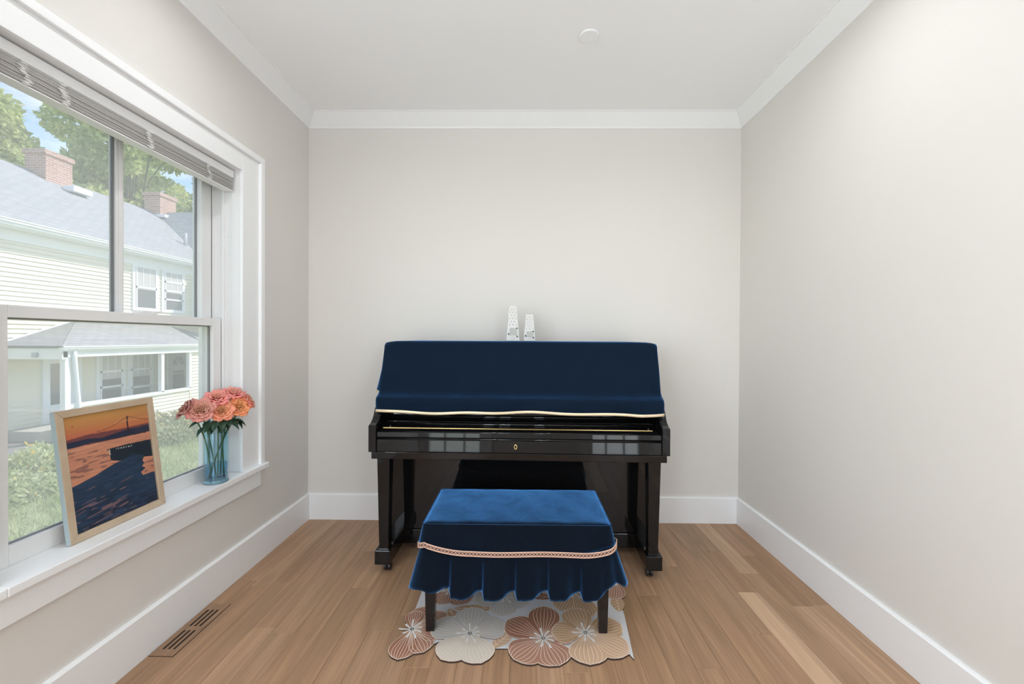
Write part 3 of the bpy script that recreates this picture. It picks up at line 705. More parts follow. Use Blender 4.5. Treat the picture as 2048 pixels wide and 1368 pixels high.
# base sheet
bp_ = [mp2(300, 400), mp2(120, 840), mp2(200, 850), mp2(340, 860), mp2(480, 800), mp2(860, 890), mp2(960, 890), mp2(1480, 910), mp2(1800, 900), mp2(1930, 900), mp2(2000, 980)]
base = [(-.462, 2.075), (-.458, 1.80)] + [tuple(p) for p in bp_[1:]] + [(.436, 1.80), (.436, 2.075)]
flat(base, .0050, 'mat_white')
def leaf(a, b, w, nm):
    a, b = mp2(*a), mp2(*b); ax = b - a; L = ax.length; ax.normalize(); s_ = Vector((-ax.y, ax.x))
    h = lambda v: w / 2 * math.sin(PI * v) ** .8
    vv = [i / 12 for i in range(13)]
    layer[0] += 1; z = .0052 + layer[0] * .00004
    flat([tuple(a + ax * v * L + s_ * h(v)) for v in vv] + [tuple(a + ax * v * L - s_ * h(v)) for v in vv[-2:0:-1]], z, nm)
    ribbon([a, b], .0022, z + .0002, 'mat_line')
    for v in (.2, .35, .5, .65, .8):
        for q in (-1, 1): ribbon([a + ax * v * L, a + ax * min(1, v + .14) * L + s_ * q * h(min(.99, v + .14)) * .9], .0016, z + .0002, 'mat_line')
leaf((640, 800), (480, 560), .075, 'mat_tan'); leaf((850, 560), (520, 560), .05, 'mat_tan'); leaf((1330, 480), (1060, 420), .06, 'mat_brown'); leaf((830, 890), (1010, 740), .055, 'mat_tan_light')
leaf((1060, 470), (720, 330), .06, 'mat_grey'); leaf((1850, 450), (1880, 590), .06, 'mat_tan')
def flower(c, tips, nm, centre='mat_centre', alt=None, sr=.05, order=None):
    C_ = mp2(*c)
    for i, (tx, ty, w, *al) in enumerate(tips): petal(C_, mp2(tx, ty), w, al[0] if al else nm)
    stamen(C_, centre, r=sr)
flower((490, 400), [(330, 340, .09), (650, 330, .09), (400, 530, .095), (640, 520, .105), (470, 300, .09)], 'mat_brown_light')
flower((940, 460), [(690, 500, .10), (1140, 520, .10), (920, 620, .105), (830, 380, .09), (1100, 380, .09)], 'mat_grey')
flower((1500, 425), [(1290, 470, .09), (1390, 580, .10), (1640, 640, .105), (1690, 420, .09), (1480, 330, .09)], 'mat_tan')
flower((1850, 330), [(1830, 490, .09), (1700, 420, .08)], 'mat_brown_light')
flower((180, 735), [(330, 545, .10), (470, 600, .095, 'mat_brown_light'), (410, 790, .10), (275, 925, .105, 'mat_brown_light'), (60, 985, .095), (215, 580, .07)], 'mat_brown')
flower((655, 770), [(675, 552, .125), (345, 690, .125), (940, 690, .125), (415, 985, .120, 'mat_cream'), (750, 1015, .120, 'mat_cream')], 'mat_grey')
flower((1255, 810), [(1265, 543, .120, 'mat_brown'), (955, 660, .120, 'mat_brown'), (1010, 985, .130), (1390, 1035, .130), (1500, 760, .10)], 'mat_brown_light')
flower((1600, 765), [(1490, 560, .115), (1320, 755, .110), (1890, 690, .120), (1960, 940, .120, 'mat_tan_light'), (1640, 1030, .130, 'mat_tan_light')], 'mat_tan')
fm = mat_m.build('floor_mat', mat_list); tag(fm, 'flower-shaped printed mat in brown, tan and grey under the bench', 'mat')

# ------------------------------------------------------------------ floor register beside the left wall
fv = thing('floor_register', 'flush oak floor register with dark slots by the window wall', 'floor vent', (-1.3225, 1.6925, 0))
rw, rl = .045, .153
slots = [(-.020 + .020 * i, y0_) for y0_ in (-.120, .008) for i in range(3)]
# plate cut into bars round the slots
sl, sw = .105, .0098
ys = sorted({-rl, rl} | {y for _, y in slots} | {y + sl for _, y in slots})
o = None
for i in range(len(ys) - 1):
    a, b = ys[i], ys[i + 1]
    inside = any(abs(a - y) < 1e-6 for _, y in slots)
    if not inside:
        o = MB().box(-rw, rw, a, b, .0002, .003).build('cross_bar', 'oak_board', fv); o.color = (.33, .20, .12, 1)
    else:
        e = [-rw] + [q for x in (-.020, 0, .020) for q in (x - sw / 2, x + sw / 2)] + [rw]
        for j in range(0, len(e), 2):
            o = MB().box(e[j], e[j + 1], a, b, .0002, .003).build('bar', 'oak_board', fv); o.color = (.34, .205, .12, 1)
m = MB(); m.box(-rw - .0016, rw + .0016, -rl - .0016, rl + .0016, .00005, .0008); m.build('duct_opening', 'slot_black', fv)

# ceiling: sprinkler cover plate, recessed lamps
m = MB(); m.lathe([(.0445, 0), (.0445, -.005), (.042, -.007), (.001, -.0075)][::-1], (.302, 2.015, CEIL - .0015), 40)
tag(m.build('sprinkler_cover', 'ceiling_paint', smooth=False), 'small round white cover plate on the ceiling', 'cover plate')
pos = [(-.86, 1.52, 'nearest the piano on the window side'), (.86, 1.52, 'nearest the piano on the right side'), (-.86, .25, 'beside the camera on the window side'), (.86, .25, 'beside the camera on the right side')]
for x, y, w_ in pos:
    r_ = thing('recessed_light', 'round recessed ceiling light ' + w_, 'ceiling light', (x, y, CEIL), 0, 'recessed ceiling lights')
    m = MB(); m.lathe([(.075, -.004), (.085, -.003), (.085, 0), (.060, 0), (.060, -.003)], (0, 0, -.0005), 32); m.build('trim_ring', 'trim_white', r_, smooth=True)
    m = MB(); m.lathe([(.001, -.003), (.060, -.003), (.060, -.001), (.001, -.001)], (0, 0, -.0008), 32); m.build('lens', 'lamp_lens', r_)
    ld = bpy.data.lights.new('recessed_glow', 'AREA'); ld.shape = 'DISK'; ld.size = .12; ld.energy = DOWNLIGHT_W; ld.spread = R(160); ld.color = (.98, .99, 1.0)
    lo = bpy.data.objects.new('recessed_glow', ld); COL.objects.link(lo); lo.parent = r_; lo.location = (0, 0, -.006)

# ------------------------------------------------------------------ framed print on the window stool
PW, PH, PD, FWD = .355, .425, .015, .024
pf = thing('framed_picture', 'maple-framed sunset seascape print leaning on the window', 'picture', (-1.416, 1.318, STOOL + .0015))
pf.rotation_euler = (R(0), R(-7.2), R(0))
# local axes: y along the wall, z up, front faces +x
def fbar(name, pts): m = MB(); m.prism(pts, -PD, 0, 'x'); return m.build(name, 'maple', pf, bevel=.0015)
fbar('frame_bar', [(0, 0), (PW, 0), (PW - FWD, FWD), (FWD, FWD)]); fbar('frame_bar', [(0, PH), (FWD, PH - FWD), (PW - FWD, PH - FWD), (PW, PH)])
fbar('frame_bar', [(0, 0), (FWD, FWD), (FWD, PH - FWD), (0, PH)]); fbar('frame_bar', [(PW, 0), (PW, PH), (PW - FWD, PH - FWD), (PW - FWD, FWD)])
m = MB(); m.box(-PD, -.001, -.0012, 0, 0.002, PH - .002); m.build('frame_edge', 'frame_edge', pf)
box('backing', 'clasp', pf, -PD + .001, -.010, .004, PW - .004, .004, PH - .004)
nu, nv = 170, 260
U, V = np.meshgrid(np.linspace(0, 1, nu + 1), np.linspace(0, 1, nv + 1))
# print position (u,v) -> tracing coordinates of the photograph crop (projective map through the four corners)
src = np.array([[0, 0], [1, 0], [0, 1], [1, 1]], float); dst = np.array([[165, 220], [915, 100], [280, 1230], [998, 925]], float)
A = []; bq = []
for (u, v), (x, y) in zip(src, dst):
    A += [[u, v, 1, 0, 0, 0, -u * x, -v * x], [0, 0, 0, u, v, 1, -u * y, -v * y]]; bq += [x, y]
h = np.linalg.solve(np.array(A), np.array(bq)); den = h[6] * U + h[7] * V + 1
X = (h[0] * U + h[1] * V + h[2]) / den; Y = (h[3] * U + h[4] * V + h[5]) / den
rg = np.random.default_rng(3)
def inpoly(poly):
    r_ = np.zeros(X.shape, bool); n = len(poly); j = n - 1
    for i in range(n):
        xi, yi = poly[i]; xj, yj = poly[j]
        c = ((yi > Y) != (yj > Y)) & (X < (xj - xi) * (Y - yi) / (yj - yi + 1e-9) + xi); r_ ^= c; j = i
    return r_
lin = lambda c: np.array(srgb(*c))
def vnoise(fu, fv, seed):
    g = np.random.default_rng(seed).random((64, 64)); a = U * fu; b = V * fv; i = a.astype(int); j = b.astype(int); fa = (a - i)[..., None][..., 0]; fb = b - j
    s_ = lambda q: q * q * (3 - 2 * q); fa = s_(fa); fb = s_(fb); G = lambda p, q: g[p % 64, q % 64]
    return (G(i, j) * (1 - fa) + G(i + 1, j) * fa) * (1 - fb) + (G(i, j + 1) * (1 - fa) + G(i + 1, j + 1) * fa) * fb
skyt = np.clip((Y - (246 - .16 * X)) / 190, 0, 1)[..., None]
colr = lin((196, 148, 70)) * (1 - skyt) + lin((200, 104, 62)) * skyt
glow = np.exp(-((X - 450) / 320) ** 2)[..., None] * (1 - skyt); colr = colr * (1 - .3 * glow) + lin((222, 160, 72)) * .3 * glow
haze = inpoly([(150, 440), (400, 370), (700, 318), (960, 262), (960, 420), (150, 520)]); colr[haze] = lin((120, 66, 66))
hills = inpoly([(150, 455), (280, 432), (420, 402), (520, 398), (640, 360), (740, 325), (820, 312), (960, 278), (960, 372), (780, 372), (660, 400), (400, 445), (330, 470), (150, 515)]); colr[hills] = lin((42, 50, 72))
sea = inpoly([(150, 512), (330, 470), (560, 425), (700, 395), (800, 372), (920, 345), (1000, 330), (1000, 1300), (150, 1300)])
stk = vnoise(7, 60, 1) * .6 + vnoise(16, 90, 2) * .4
cs = (lin((204, 134, 102))[None, None] * (.78 + .42 * stk[..., None])); colr[sea] = cs[sea]
dk = sea & (stk < .33) & (Y > 540 - .1 * X); colr[dk] = lin((150, 100, 88))
isl = inpoly([(790, 372), (860, 350), (910, 340), (905, 352), (800, 376)]); colr[isl] = lin((60, 48, 60))
band = inpoly([(930, 375), (960, 370), (960, 420), (800, 425), (640, 480), (590, 490), (760, 430)])
pier = inpoly([(568, 497), (760, 448), (1000, 398), (1000, 548), (880, 560), (860, 600), (600, 590), (588, 540), (585, 505), (570, 508)]); colr[pier] = lin((30, 44, 56))
wavep = inpoly([(150, 870), (300, 800), (470, 712), (560, 655), (640, 610), (720, 575), (800, 530), (880, 548), (858, 580), (880, 610), (862, 640), (890, 655), (850, 690), (870, 715), (940, 690), (1050, 665), (1050, 1300), (150, 1300)])
dw = lin((38, 60, 86))[None, None] * (.7 + .6 * vnoise(10, 60, 5)[..., None]); colr[wavep] = dw[wavep]
low_t = np.clip((V - .62) / .3, 0, 1); U, V = U, V + .10 * U; st2 = vnoise(5, 63, 8) * .5 + vnoise(9, 120, 9) * .5; V = V - .10 * U
hl = wavep & (st2 > .80 - .24 * low_t * (1.05 - U))
colr[hl & (V > .60)] = lin((120, 92, 98)); bot = np.clip((V - .75) / .25, 0, 1)[..., None] * .45
colr = np.where(wavep[..., None] & (colr.max(-1, keepdims=True) < .1), colr * (1 - bot) + lin((34, 26, 36)) * bot, colr)
pl_ = inpoly([(580, 500), (592, 498), (598, 540), (586, 545)]); colr[pl_] = lin((214, 190, 170))
tow = inpoly([(735, 213), (747, 213), (757, 352), (745, 352)]); colr[tow] = lin((52, 38, 46))
cab = (np.abs(Y - (345 - 127 * ((X - 470) / 270) ** 1.6)) < 3.0) & (X > 480) & (X < 742); cab |= (np.abs(Y - (215 + 28 * np.clip((X - 745) / 180, 0, 1) ** .8)) < 2.6) & (X > 745); colr[cab] = lin((128, 78, 52))
bird = ((np.abs(X - 275) < 12) & (np.abs(Y - 300 - np.abs(X - 275) * .2) < 3)); colr[bird] = lin((60, 40, 40))
lts = pier & (np.abs(Y - (492 - .19 * (X - 640))) < 5) & ((X % 22) < 10) & (X > 645) & (X < 790); colr[lts] = lin((190, 190, 180))
me = bpy.data.meshes.new('print')
y_, z_ = FWD - .004 + (PW - 2 * FWD + .008) * U, (PH - FWD + .004) - (PH - 2 * FWD + .008) * V
vs = np.stack([np.full(U.shape, -.008), y_, z_], -1).reshape(-1, 3)
kx = nu + 1
me.from_pydata([tuple(v) for v in vs], [], [(j * kx + i, (j + 1) * kx + i, (j + 1) * kx + i + 1, j * kx + i + 1) for j in range(nv) for i in range(nu)])
grey_ = colr.mean(-1, keepdims=True); colr = (colr * .88 + grey_ * .12) * 1.22 + .004
ca = me.color_attributes.new('Col', 'FLOAT_COLOR', 'POINT'); ca.data.foreach_set('color', np.concatenate([colr.reshape(-1, 3), np.ones((colr[..., 0].size, 1))], 1).astype(np.float32).ravel())
me.materials.append(MATS['print']); po = bpy.data.objects.new('print', me); COL.objects.link(po); po.parent = pf
box('glazing', 'picture_glass', pf, -.0055, -.004, FWD - .003, PW - FWD + .003, FWD - .003, PH - FWD + .003)

# ------------------------------------------------------------------ vase of roses
VX, VY, VR, VH = -1.398, 1.925, .049, .232
vase = thing('glass_vase', 'tall blue glass cylinder vase on the window stool', 'vase', (VX, VY, STOOL + .001))
m = MB(); m.lathe([(VR - .0035, .0165), (VR, .0165), (VR, VH - .002), (VR - .001, VH), (VR - .003, VH), (VR - .0035, VH - .002), (VR - .0045, .018), (VR - .0035, .0165)], (0, 0, 0), 48); m.v = m.v; m.build('glass_body', 'vase_glass', vase, smooth=True)
m = MB(); m.lathe([(.001, 0), (VR - .003, 0), (VR, .003), (VR, .014), (VR - .003, .016), (.001, .0155)], (0, 0, 0), 48); m.build('glass_base', 'vase_base', vase, smooth=True)
m = MB(); m.lathe([(.001, .0175), (VR - .011, .0175), (VR - .0055, .0235), (VR - .0050, .085), (.001, .085)], (0, 0, 0), 48); m.build('water', 'water', vase, smooth=True)
def petal_mesh(layer_r, height, width, flare, curl, seed):
    rr = random.Random(seed); m = MB(); nu_, nv_ = 8, 8; tip = rr.uniform(-.12, .12)
    def fn(u, v):
        a = (u * 2 - 1); w = width * (math.sin(PI * min(1, .12 + .80 * v)) ** .55)
        r_ = layer_r * (.28 + .72 * v ** .8) + flare * v ** 2.2
        zz = height * v * (1 - .16 * a * a * v) - curl * max(0, v - .62) ** 1.6 * (1 + .5 * a * a)
        r_ += curl * .75 * max(0, v - .62) ** 1.3 + .0025 * math.sin(a * 5 + seed) * v
        th = a * w / max(r_, layer_r * .6) * .5 + tip * v
        return (r_ * math.cos(th), r_ * math.sin(th), zz)
    m.grid(fn, nu_, nv_); return m
def make_rose(center, facing, size, col, label, base):
    r_ = thing('rose', label, 'flower', base, 0, 'roses in the blue glass vase')
    b0 = Vector(base); c = Vector(center) - b0
    q = Vector((0, 0, 1)).rotation_difference(Vector(facing).normalized()); E_ = q.to_euler()
    rr = random.Random(hash_seed(label)); k = size / .040
    spec = [(3, .004, .034, .016, .0, .001), (4, .0085, .037, .026, .001, .003), (5, .014, .039, .036, .003, .008), (5, .020, .039, .048, .006, .014), (6, .026, .036, .054, .010, .020), (6, .031, .030, .060, .014, .026)]
    n = 0
    for li, (cnt, lr, ht, wd, fl, cu) in enumerate(spec):
        for i in range(cnt):
            n += 1
            o = petal_mesh(lr * k, ht * k, wd * k, fl * k, cu * k, n + rr.randrange(50)).build('petal', 'rose_petal', r_, smooth=True, solid=.0006)
            o.location = c; an = 2 * PI * (i + .37 * li) / cnt + rr.uniform(-.15, .15)
            o.rotation_mode = 'QUATERNION'; o.rotation_quaternion = q @ Euler((0, 0, an)).to_quaternion()
            g = .86 + .035 * li + rr.uniform(-.06, .06); o.color = (col[0] * g, col[1] * g * (1.12 - .045 * li), col[2] * g, 1)
    m = MB(); p0 = Vector((0, 0, 0)); n0 = Vector(facing).normalized(); pe = c - n0 * .001
    pts = []
    neck = Vector((VX, VY, STOOL + VH)) - b0 + Vector((Vector(center).x - VX, Vector(center).y - VY, 0)).normalized() * .026
    for i in range(13):
        s_ = i / 12; pts.append((1 - s_) ** 2 * p0 + 2 * s_ * (1 - s_) * (neck * 1.0 + Vector((0, 0, -.03))) * .5 + 2 * s_ * (1 - s_) * neck * .5 + s_ ** 2 * pe)
    m.tube(pts, [.0030] * 13, 8); m.build('stem', 'rose_stem', r_, smooth=True)
    m = MB()
    for i in range(5):
        a = 2 * PI * i / 5; d = q @ Vector((math.cos(a), math.sin(a), .1)); s_ = q @ Vector((-math.sin(a), math.cos(a), 0)); b_ = c - n0 * .002
        m.add([b_, b_ + d * .014 * k + s_ * .006 * k, b_ + d * .032 * k - n0 * .006, b_ + d * .014 * k - s_ * .006 * k], [(0, 1, 2, 3)])
    m.build('sepals', 'rose_leaf', r_, solid=.0006)
    return r_
def hash_seed(s): return sum(ord(ch) * (i + 1) for i, ch in enumerate(s)) % 9973
fy = Vector((.62, -.72, 0))
peach, coral, dusty = (1.0, .50, .29), (.98, .46, .38), (.82, .42, .32)
roses = [((-1.420, 1.862, .842), (.45, -.72, .55), .047, dusty, 'large dusty coral rose, foremost on the left of the bouquet'),
         ((-1.448, 1.835, .850), (-.55, -.55, .55), .040, (.66, .34, .27), 'brownish rose in shade at the far left of the bouquet'),
         ((-1.375, 1.925, .828), (.62, -.62, .50), .042, peach, 'peach rose low in the middle of the bouquet'),
         ((-1.345, 1.995, .838), (.68, -.45, .45), .041, (1.0, .50, .22), 'orange rose on the right side of the bouquet'),
         ((-1.400, 1.935, .880), (.35, -.45, .85), .043, coral, 'pink coral rose at the top middle of the bouquet'),
         ((-1.378, 2.005, .890), (.30, -.20, .90), .042, (.98, .48, .40), 'pink coral rose highest at the top right'),
         ((-1.340, 2.035, .858), (.75, .35, .50), .038, (.95, .50, .36), 'pale rose half hidden at the right edge')]
for i, (c, f_, sz, co, lb) in enumerate(roses):
    a = 2.2 + i * 2.4
    make_rose(c, f_, sz, co, lb, (VX + .030 * math.cos(a), VY + .030 * math.sin(a), STOOL + .022))
rr_ = [o for o in bpy.data.objects if o.name.split('.')[0] == 'rose']
leafs = [((-1.385, 1.880, .790), (.1, -1, -.35), .060, .032, 0), ((-1.395, 1.870, .775), (-.5, -1, -.55), .055, .030, 0), ((-1.370, 1.915, .800), (.8, -.7, -.9), .052, .034, 2), ((-1.380, 1.935, .800), (.9, -.1, -.8), .055, .034, 2),
         ((-1.365, 1.965, .785), (.6, .8, -.15), .062, .034, 3), ((-1.365, 1.960, .775), (.7, .7, -.55), .055, .032, 3), ((-1.400, 1.890, .800), (-.1, -.9, -1.0), .050, .032, 4), ((-1.385, 1.950, .805), (.75, .3, -.9), .050, .030, 5),
         ((-1.375, 1.900, .800), (.35, -1, -.5), .062, .036, 0), ((-1.39, 1.90, .79), (.2, -.8, -.8), .055, .036, 4), ((-1.36, 1.945, .79), (1, .1, -.5), .058, .036, 5),
         ((-1.35, 1.975, .79), (.8, .6, -.5), .060, .036, 6), ((-1.375, 1.92, .785), (.6, -.5, -1.2), .05, .036, 2), ((-1.350, 1.990, .772), (.9, .35, -.7), .040, .022, 6), ((-1.41, 1.86, .80), (-.8, -.7, -.2), .055, .03, 1), ((-1.360, 1.93, .79), (1, -.5, -.2), .04, .028, 2)]
for p, d, L, w_, ri in leafs:
    par = rr_[ri]; p = Vector(p) - par.location; d = Vector(d).normalized(); s_ = d.cross(Vector((0, 0, 1))).normalized(); nn = s_.cross(d)
    def lf(u, v):
        a = u * 2 - 1; h_ = w_ / 2 * math.sin(PI * min(1, v * .94 + .04)) ** .75
        q = p + d * L * v + s_ * a * h_ + nn * (.010 * abs(a) * math.sin(PI * v) - .014 * v * v); return tuple(q)
    m = MB(); m.grid(lf, 4, 8); m.build('leaf', 'rose_leaf', par, smooth=True, solid=.0006)

# ------------------------------------------------------------------ outdoors: yard
GZ = -1.25
m = MB(); m.box(-60, XL - WT - .02, -25, 60, GZ - .3, GZ); structure(m.build('lawn', 'lawn_soil'), 'sunlit lawn outside the window', 'lawn')
m = MB(); m.box(-11.8, -9.3, 5.0, 9.5, GZ, GZ + .02); structure(m.build('driveway', 'asphalt'), 'grey asphalt strip beside the neighbouring house', 'driveway')
def quads(name, P, D, Sd, L, Wd, colr, mat, parent=None):     # leaf cloud from arrays: base points, directions, side vectors
    n = len(P); a = P - Sd * Wd[:, None] / 2 * .15; b = P + D * L[:, None] * .5 - Sd * Wd[:, None] / 2; c = P + D * L[:, None]; d = P + D * L[:, None] * .5 + Sd * Wd[:, None] / 2
    v = np.stack([a, b, c, d], 1).reshape(-1, 3)
    me = bpy.data.meshes.new(name); me.vertices.add(4 * n); me.vertices.foreach_set('co', v.ravel())
    me.loops.add(4 * n); me.loops.foreach_set('vertex_index', np.arange(4 * n)); me.polygons.add(n); me.polygons.foreach_set('loop_start', np.arange(0, 4 * n, 4))
    ca = me.color_attributes.new('Col', 'FLOAT_COLOR', 'POINT'); cc = np.repeat(np.concatenate([colr, np.ones((n, 1))], 1), 4, 0); ca.data.foreach_set('color', cc.astype(np.float32).ravel())
    me.update(calc_edges=True); me.validate(); me.materials.append(MATS[mat])
    o = bpy.data.objects.new(name, me); COL.objects.link(o)
    if parent: o.parent = parent
    return o
G = np.random.default_rng(21)
def unit(a): return a / (np.linalg.norm(a, axis=1, keepdims=True) + 1e-9)
n = 42000
P = np.stack([-3.6 - 7.2 * G.random(n), 3.0 + 9.5 * G.random(n), np.full(n, GZ)], 1); P = P[~(((P[:, 0] < -9.2) & (P[:, 1] < 9.6)) | ((P[:, 0] < -10.2) & (P[:, 1] > 9.2)))]; n = len(P)
D = unit(np.stack([G.normal(0, .35, n), G.normal(0, .35, n), np.ones(n)], 1)); Sd = unit(np.cross(D, G.normal(0, 1, (n, 3))))
mixc = G.random((n, 1)); colg = np.array([.32, .38, .15]) * mixc + np.array([.64, .64, .38]) * (1 - mixc)
go = quads('grass', P, D, Sd, .05 + .09 * G.random(n), .012 + .01 * G.random(n), colg, 'foliage'); go['kind'] = 'stuff'; tag(go, 'short pale green grass growing on the lawn', 'grass')
def cloud(blobs, n, L, Wd, c1, c2, out=.6):   # leaves scattered through ellipsoid blobs, more of them near the surface
    w = np.array([b[3] * b[4] * b[5] for b in blobs]) ** .67; w /= w.sum(); idx = G.choice(len(blobs), n, p=w); B_ = np.array(blobs)[idx]
    d = unit(G.normal(0, 1, (n, 3))); r = (.55 + .45 * G.random(n) ** .5)[:, None]
    P = B_[:, :3] + d * r * B_[:, 3:6]
    D = unit(d * out + G.normal(0, .7, (n, 3)) + np.array([0, 0, -.25])); Sd = unit(np.cross(D, G.normal(0, 1, (n, 3))))
    t_ = np.clip(G.normal(.5, .28, n), 0, 1)[:, None]; col = np.array(c1) * t_ + np.array(c2) * (1 - t_)
    return P, D, Sd, L * (.6 + .8 * G.random(n)), Wd * (.6 + .8 * G.random(n)), col
def tree(base, height, cr, label, n, c1, c2, seed):
    rr = random.Random(seed); t_ = thing('leafy_tree', label, 'tree', base, 0, 'trees behind the neighbouring house')
    m = MB(); H_ = height
    m.tube([(0, 0, -.1), (.05, .02, H_ * .25), (-.05, .1, H_ * .5), (.1, 0, H_ * .8)], [.28, .20, .13, .05], 10)
    blobs = []
    for i in range(26):
        a = rr.uniform(0, 2 * PI); q = rr.uniform(.15, 1) * cr; zc = H_ * rr.uniform(.42, .96); sh = 1 - max(0, (zc / H_ - .6) / .4) * .65
        bl_ = (q * sh * math.cos(a), q * sh * math.sin(a), zc, rr.uniform(.22, .4) * cr, rr.uniform(.22, .4) * cr, rr.uniform(.16, .3) * cr); blobs.append(bl_)
        m.tube([(0, .05, H_ * rr.uniform(.25, .55)), (bl_[0] * .5, bl_[1] * .5, zc * .85), bl_[:3]], [.06, .035, .015], 6)
    m.build('trunk', 'bark', t_, smooth=True)
    fo = quads('crown', *cloud(blobs, n, .26, .17, c1, c2), 'foliage', t_); return t_
ca_, cb_ = (.36, .42, .13), (.86, .88, .44)
tree((-23.6, 17.9, GZ), 12.9, 3.6, 'pale green leafy tree left of the sky gap behind the roof', 26000, ca_, cb_, 3)
tree((-22.0, 23.4, GZ), 15.5, 4.4, 'tall broad tree above the roof between the two chimneys', 42000, (.34, .41, .12), (.88, .90, .44), 4)
tree((-21.5, 30.5, GZ), 14.5, 4.2, 'leafy tree behind the right-hand chimney', 34000, (.34, .40, .12), (.84, .86, .42), 9)
tree((-30.0, 31.5, GZ), 15.0, 5.5, 'farthest tree filling the gap behind the others', 26000, (.32, .38, .14), (.74, .78, .40), 14)
def bush(base, rx, ry, rz, n, label, flowers, c1=(.30, .37, .15), c2=(.74, .76, .48), seed=0):
    rr = random.Random(seed); t_ = thing('garden_shrub', label, 'shrub', base, 0, 'shrubs in the flower bed outside')
    blobs = [(rr.uniform(-.7, .7) * rx, rr.uniform(-.7, .7) * ry, rz * rr.uniform(.25, .75), rx * .45, ry * .45, rz * .38) for _ in range(9)]
    m = MB()
    for b_ in blobs: m.tube([(b_[0] * .3, b_[1] * .3, -.02), b_[:3]], [.012, .006], 5)
    m.build('stems', 'bark', t_)
    quads('foliage', *cloud(blobs, n, .085, .045, c1, c2, .9), 'foliage', t_)
    if flowers:
        P, D, Sd, L, Wd, col = cloud([(b_[0], b_[1], b_[2] + .12 * rz, b_[3], b_[4], b_[5]) for b_ in blobs[:4]], flowers, .07, .06, (.95, .62, .08), (.98, .78, .25), 1)
        P = P[P[:, 2] > rz * .35]; k = len(P)
        quads('blossoms', P, D[:k], Sd[:k], L[:k], Wd[:k], col[:k], 'foliage', t_)
bush((-7.45, 6.05, GZ), .55, .6, .34, 2600, 'low shrub nearest the bottom left of the window', 30, seed=1)
bush((-8.1, 7.05, GZ), .6, .6, .52, 3600, 'pale shrub with yellow flowers left of the picture', 160, seed=2)
bush((-8.6, 6.75, GZ), .5, .5, .42, 2200, 'leafy shrub behind the yellow-flowered one', 0, seed=3)
bush((-8.3, 9.9, GZ), .8, .7, .42, 3600, 'pale flowering shrub between the picture and the vase', 60, (.28, .32, .14), (.70, .68, .46), seed=4)
bush((-8.9, 10.7, GZ), .8, .7, .45, 3000, 'shrub against the porch wall beyond the picture', 30, (.28, .32, .14), (.66, .62, .46), seed=5)

# ------------------------------------------------------------------ outdoors: neighbouring house
HX = -11.8
house = thing('house', 'cream clapboard house with grey roof and porch seen through the window', 'house', (HX, 12, GZ))
hm = Matrix.Translation((-HX, -12, -GZ))
def hb(name, mat, x0, x1, y0, y1, z0, z1, parent=None, bevel=0):
    o = box(name, mat, parent or house, x0 - HX, x1 - HX, y0 - 12, y1 - 12, z0 - GZ, z1 - GZ, bevel)
    return o
def hmesh(name, mat, verts, faces, parent=None, solid=0, uv=None):
    m = MB(); m.add([(x - HX, y - 12, z - GZ) for x, y, z in verts], faces); o = m.build(name, mat, parent or house, solid=solid)
    if uv is not None:
        l = o.data.uv_layers.new(name='UVMap')
        for p in o.data.polygons:
            for li, vi in zip(p.loop_indices, p.vertices): l.data[li].uv = uv[vi]
    return o
wallf = hb('facade', 'siding_cream', HX - .3, HX - .03, -7.0, 15.4, GZ, 3.62)
def boards(parent, xf, y0, y1, z0, z1, pitch, axis='x'):
    first = None; k = 0; z = z0
    while z < z1 - .02:
        if first is None:
            m = MB(); m.prism([(-.03, 0), (.008, 0), (-.022, pitch + .01), (-.03, pitch + .01)], 0, y1 - y0, 'y')
            first = m.build('clapboard', 'siding_cream', parent); o = first
        else: o = first.copy(); COL.objects.link(o)
        o.location = (xf - HX, y0 - 12, z - GZ); z += pitch
boards(wallf, HX, -7.0, 15.4, GZ + .22, 3.36, .108)
hb('foundation', 'concrete', HX - .3, HX + .01, -7.0, 15.4, GZ, GZ + .22)
hb('frieze_board', 'house_white', HX - .05, HX + .025, -7.0, 15.4, 3.36, 3.62)
hb('soffit', 'house_white', HX - .3, HX + .34, -7.0, 15.4, 3.62, 3.66)
for z0, z1, x1 in ((3.64, 3.70, .40), (3.70, 3.76, .44), (3.755, 3.785, .46)): hb('gutter', 'house_white', HX + .33, HX + x1, -7.0, 15.35, z0, z1)
EX, EZ, RX, RZ, WYr = HX + .38, 3.78, -15.3, 6.30, 17.55
vL = 4.65
hmesh('roof', 'roof_shingle', [(EX, -7.2, EZ), (EX, 15.3, EZ), (RX, WYr, RZ), (RX, -7.2, RZ)], [(0, 1, 2, 3)], solid=.06, uv=[(-7.2, 0), (15.3, 0), (WYr, vL), (-7.2, vL)])
hmesh('roof', 'roof_shingle', [(RX, -7.2, RZ), (RX, WYr + 3, RZ), (-19, WYr + 3, 3.8), (-19, -7.2, 3.8)], [(0, 1, 2, 3)], solid=.06, uv=[(-7.2, 0), (20, 0), (20, 4.5), (-7.2, 4.5)])
hmesh('roof', 'roof_shingle', [(EX, 15.3, EZ), (-8.6, 15.3, EZ), (-8.6, WYr, RZ), (RX, WYr, RZ)], [(0, 1, 2, 3)], solid=.06, uv=[(EX, 0), (-8.6, 0), (-8.6, 3.4), (RX, 3.4)])
hmesh('roof', 'roof_shingle', [(RX, WYr, RZ), (-8.6, WYr, RZ), (-8.6, WYr + 2.4, EZ), (RX, WYr + 2.4, EZ)], [(0, 1, 2, 3)], solid=.06, uv=[(RX, 0), (-8.6, 0), (-8.6, 3.4), (RX, 3.4)])
hb('wing_wall', 'siding_cream', -11.9, -8.9, 15.45, 19.5, GZ, 3.66)
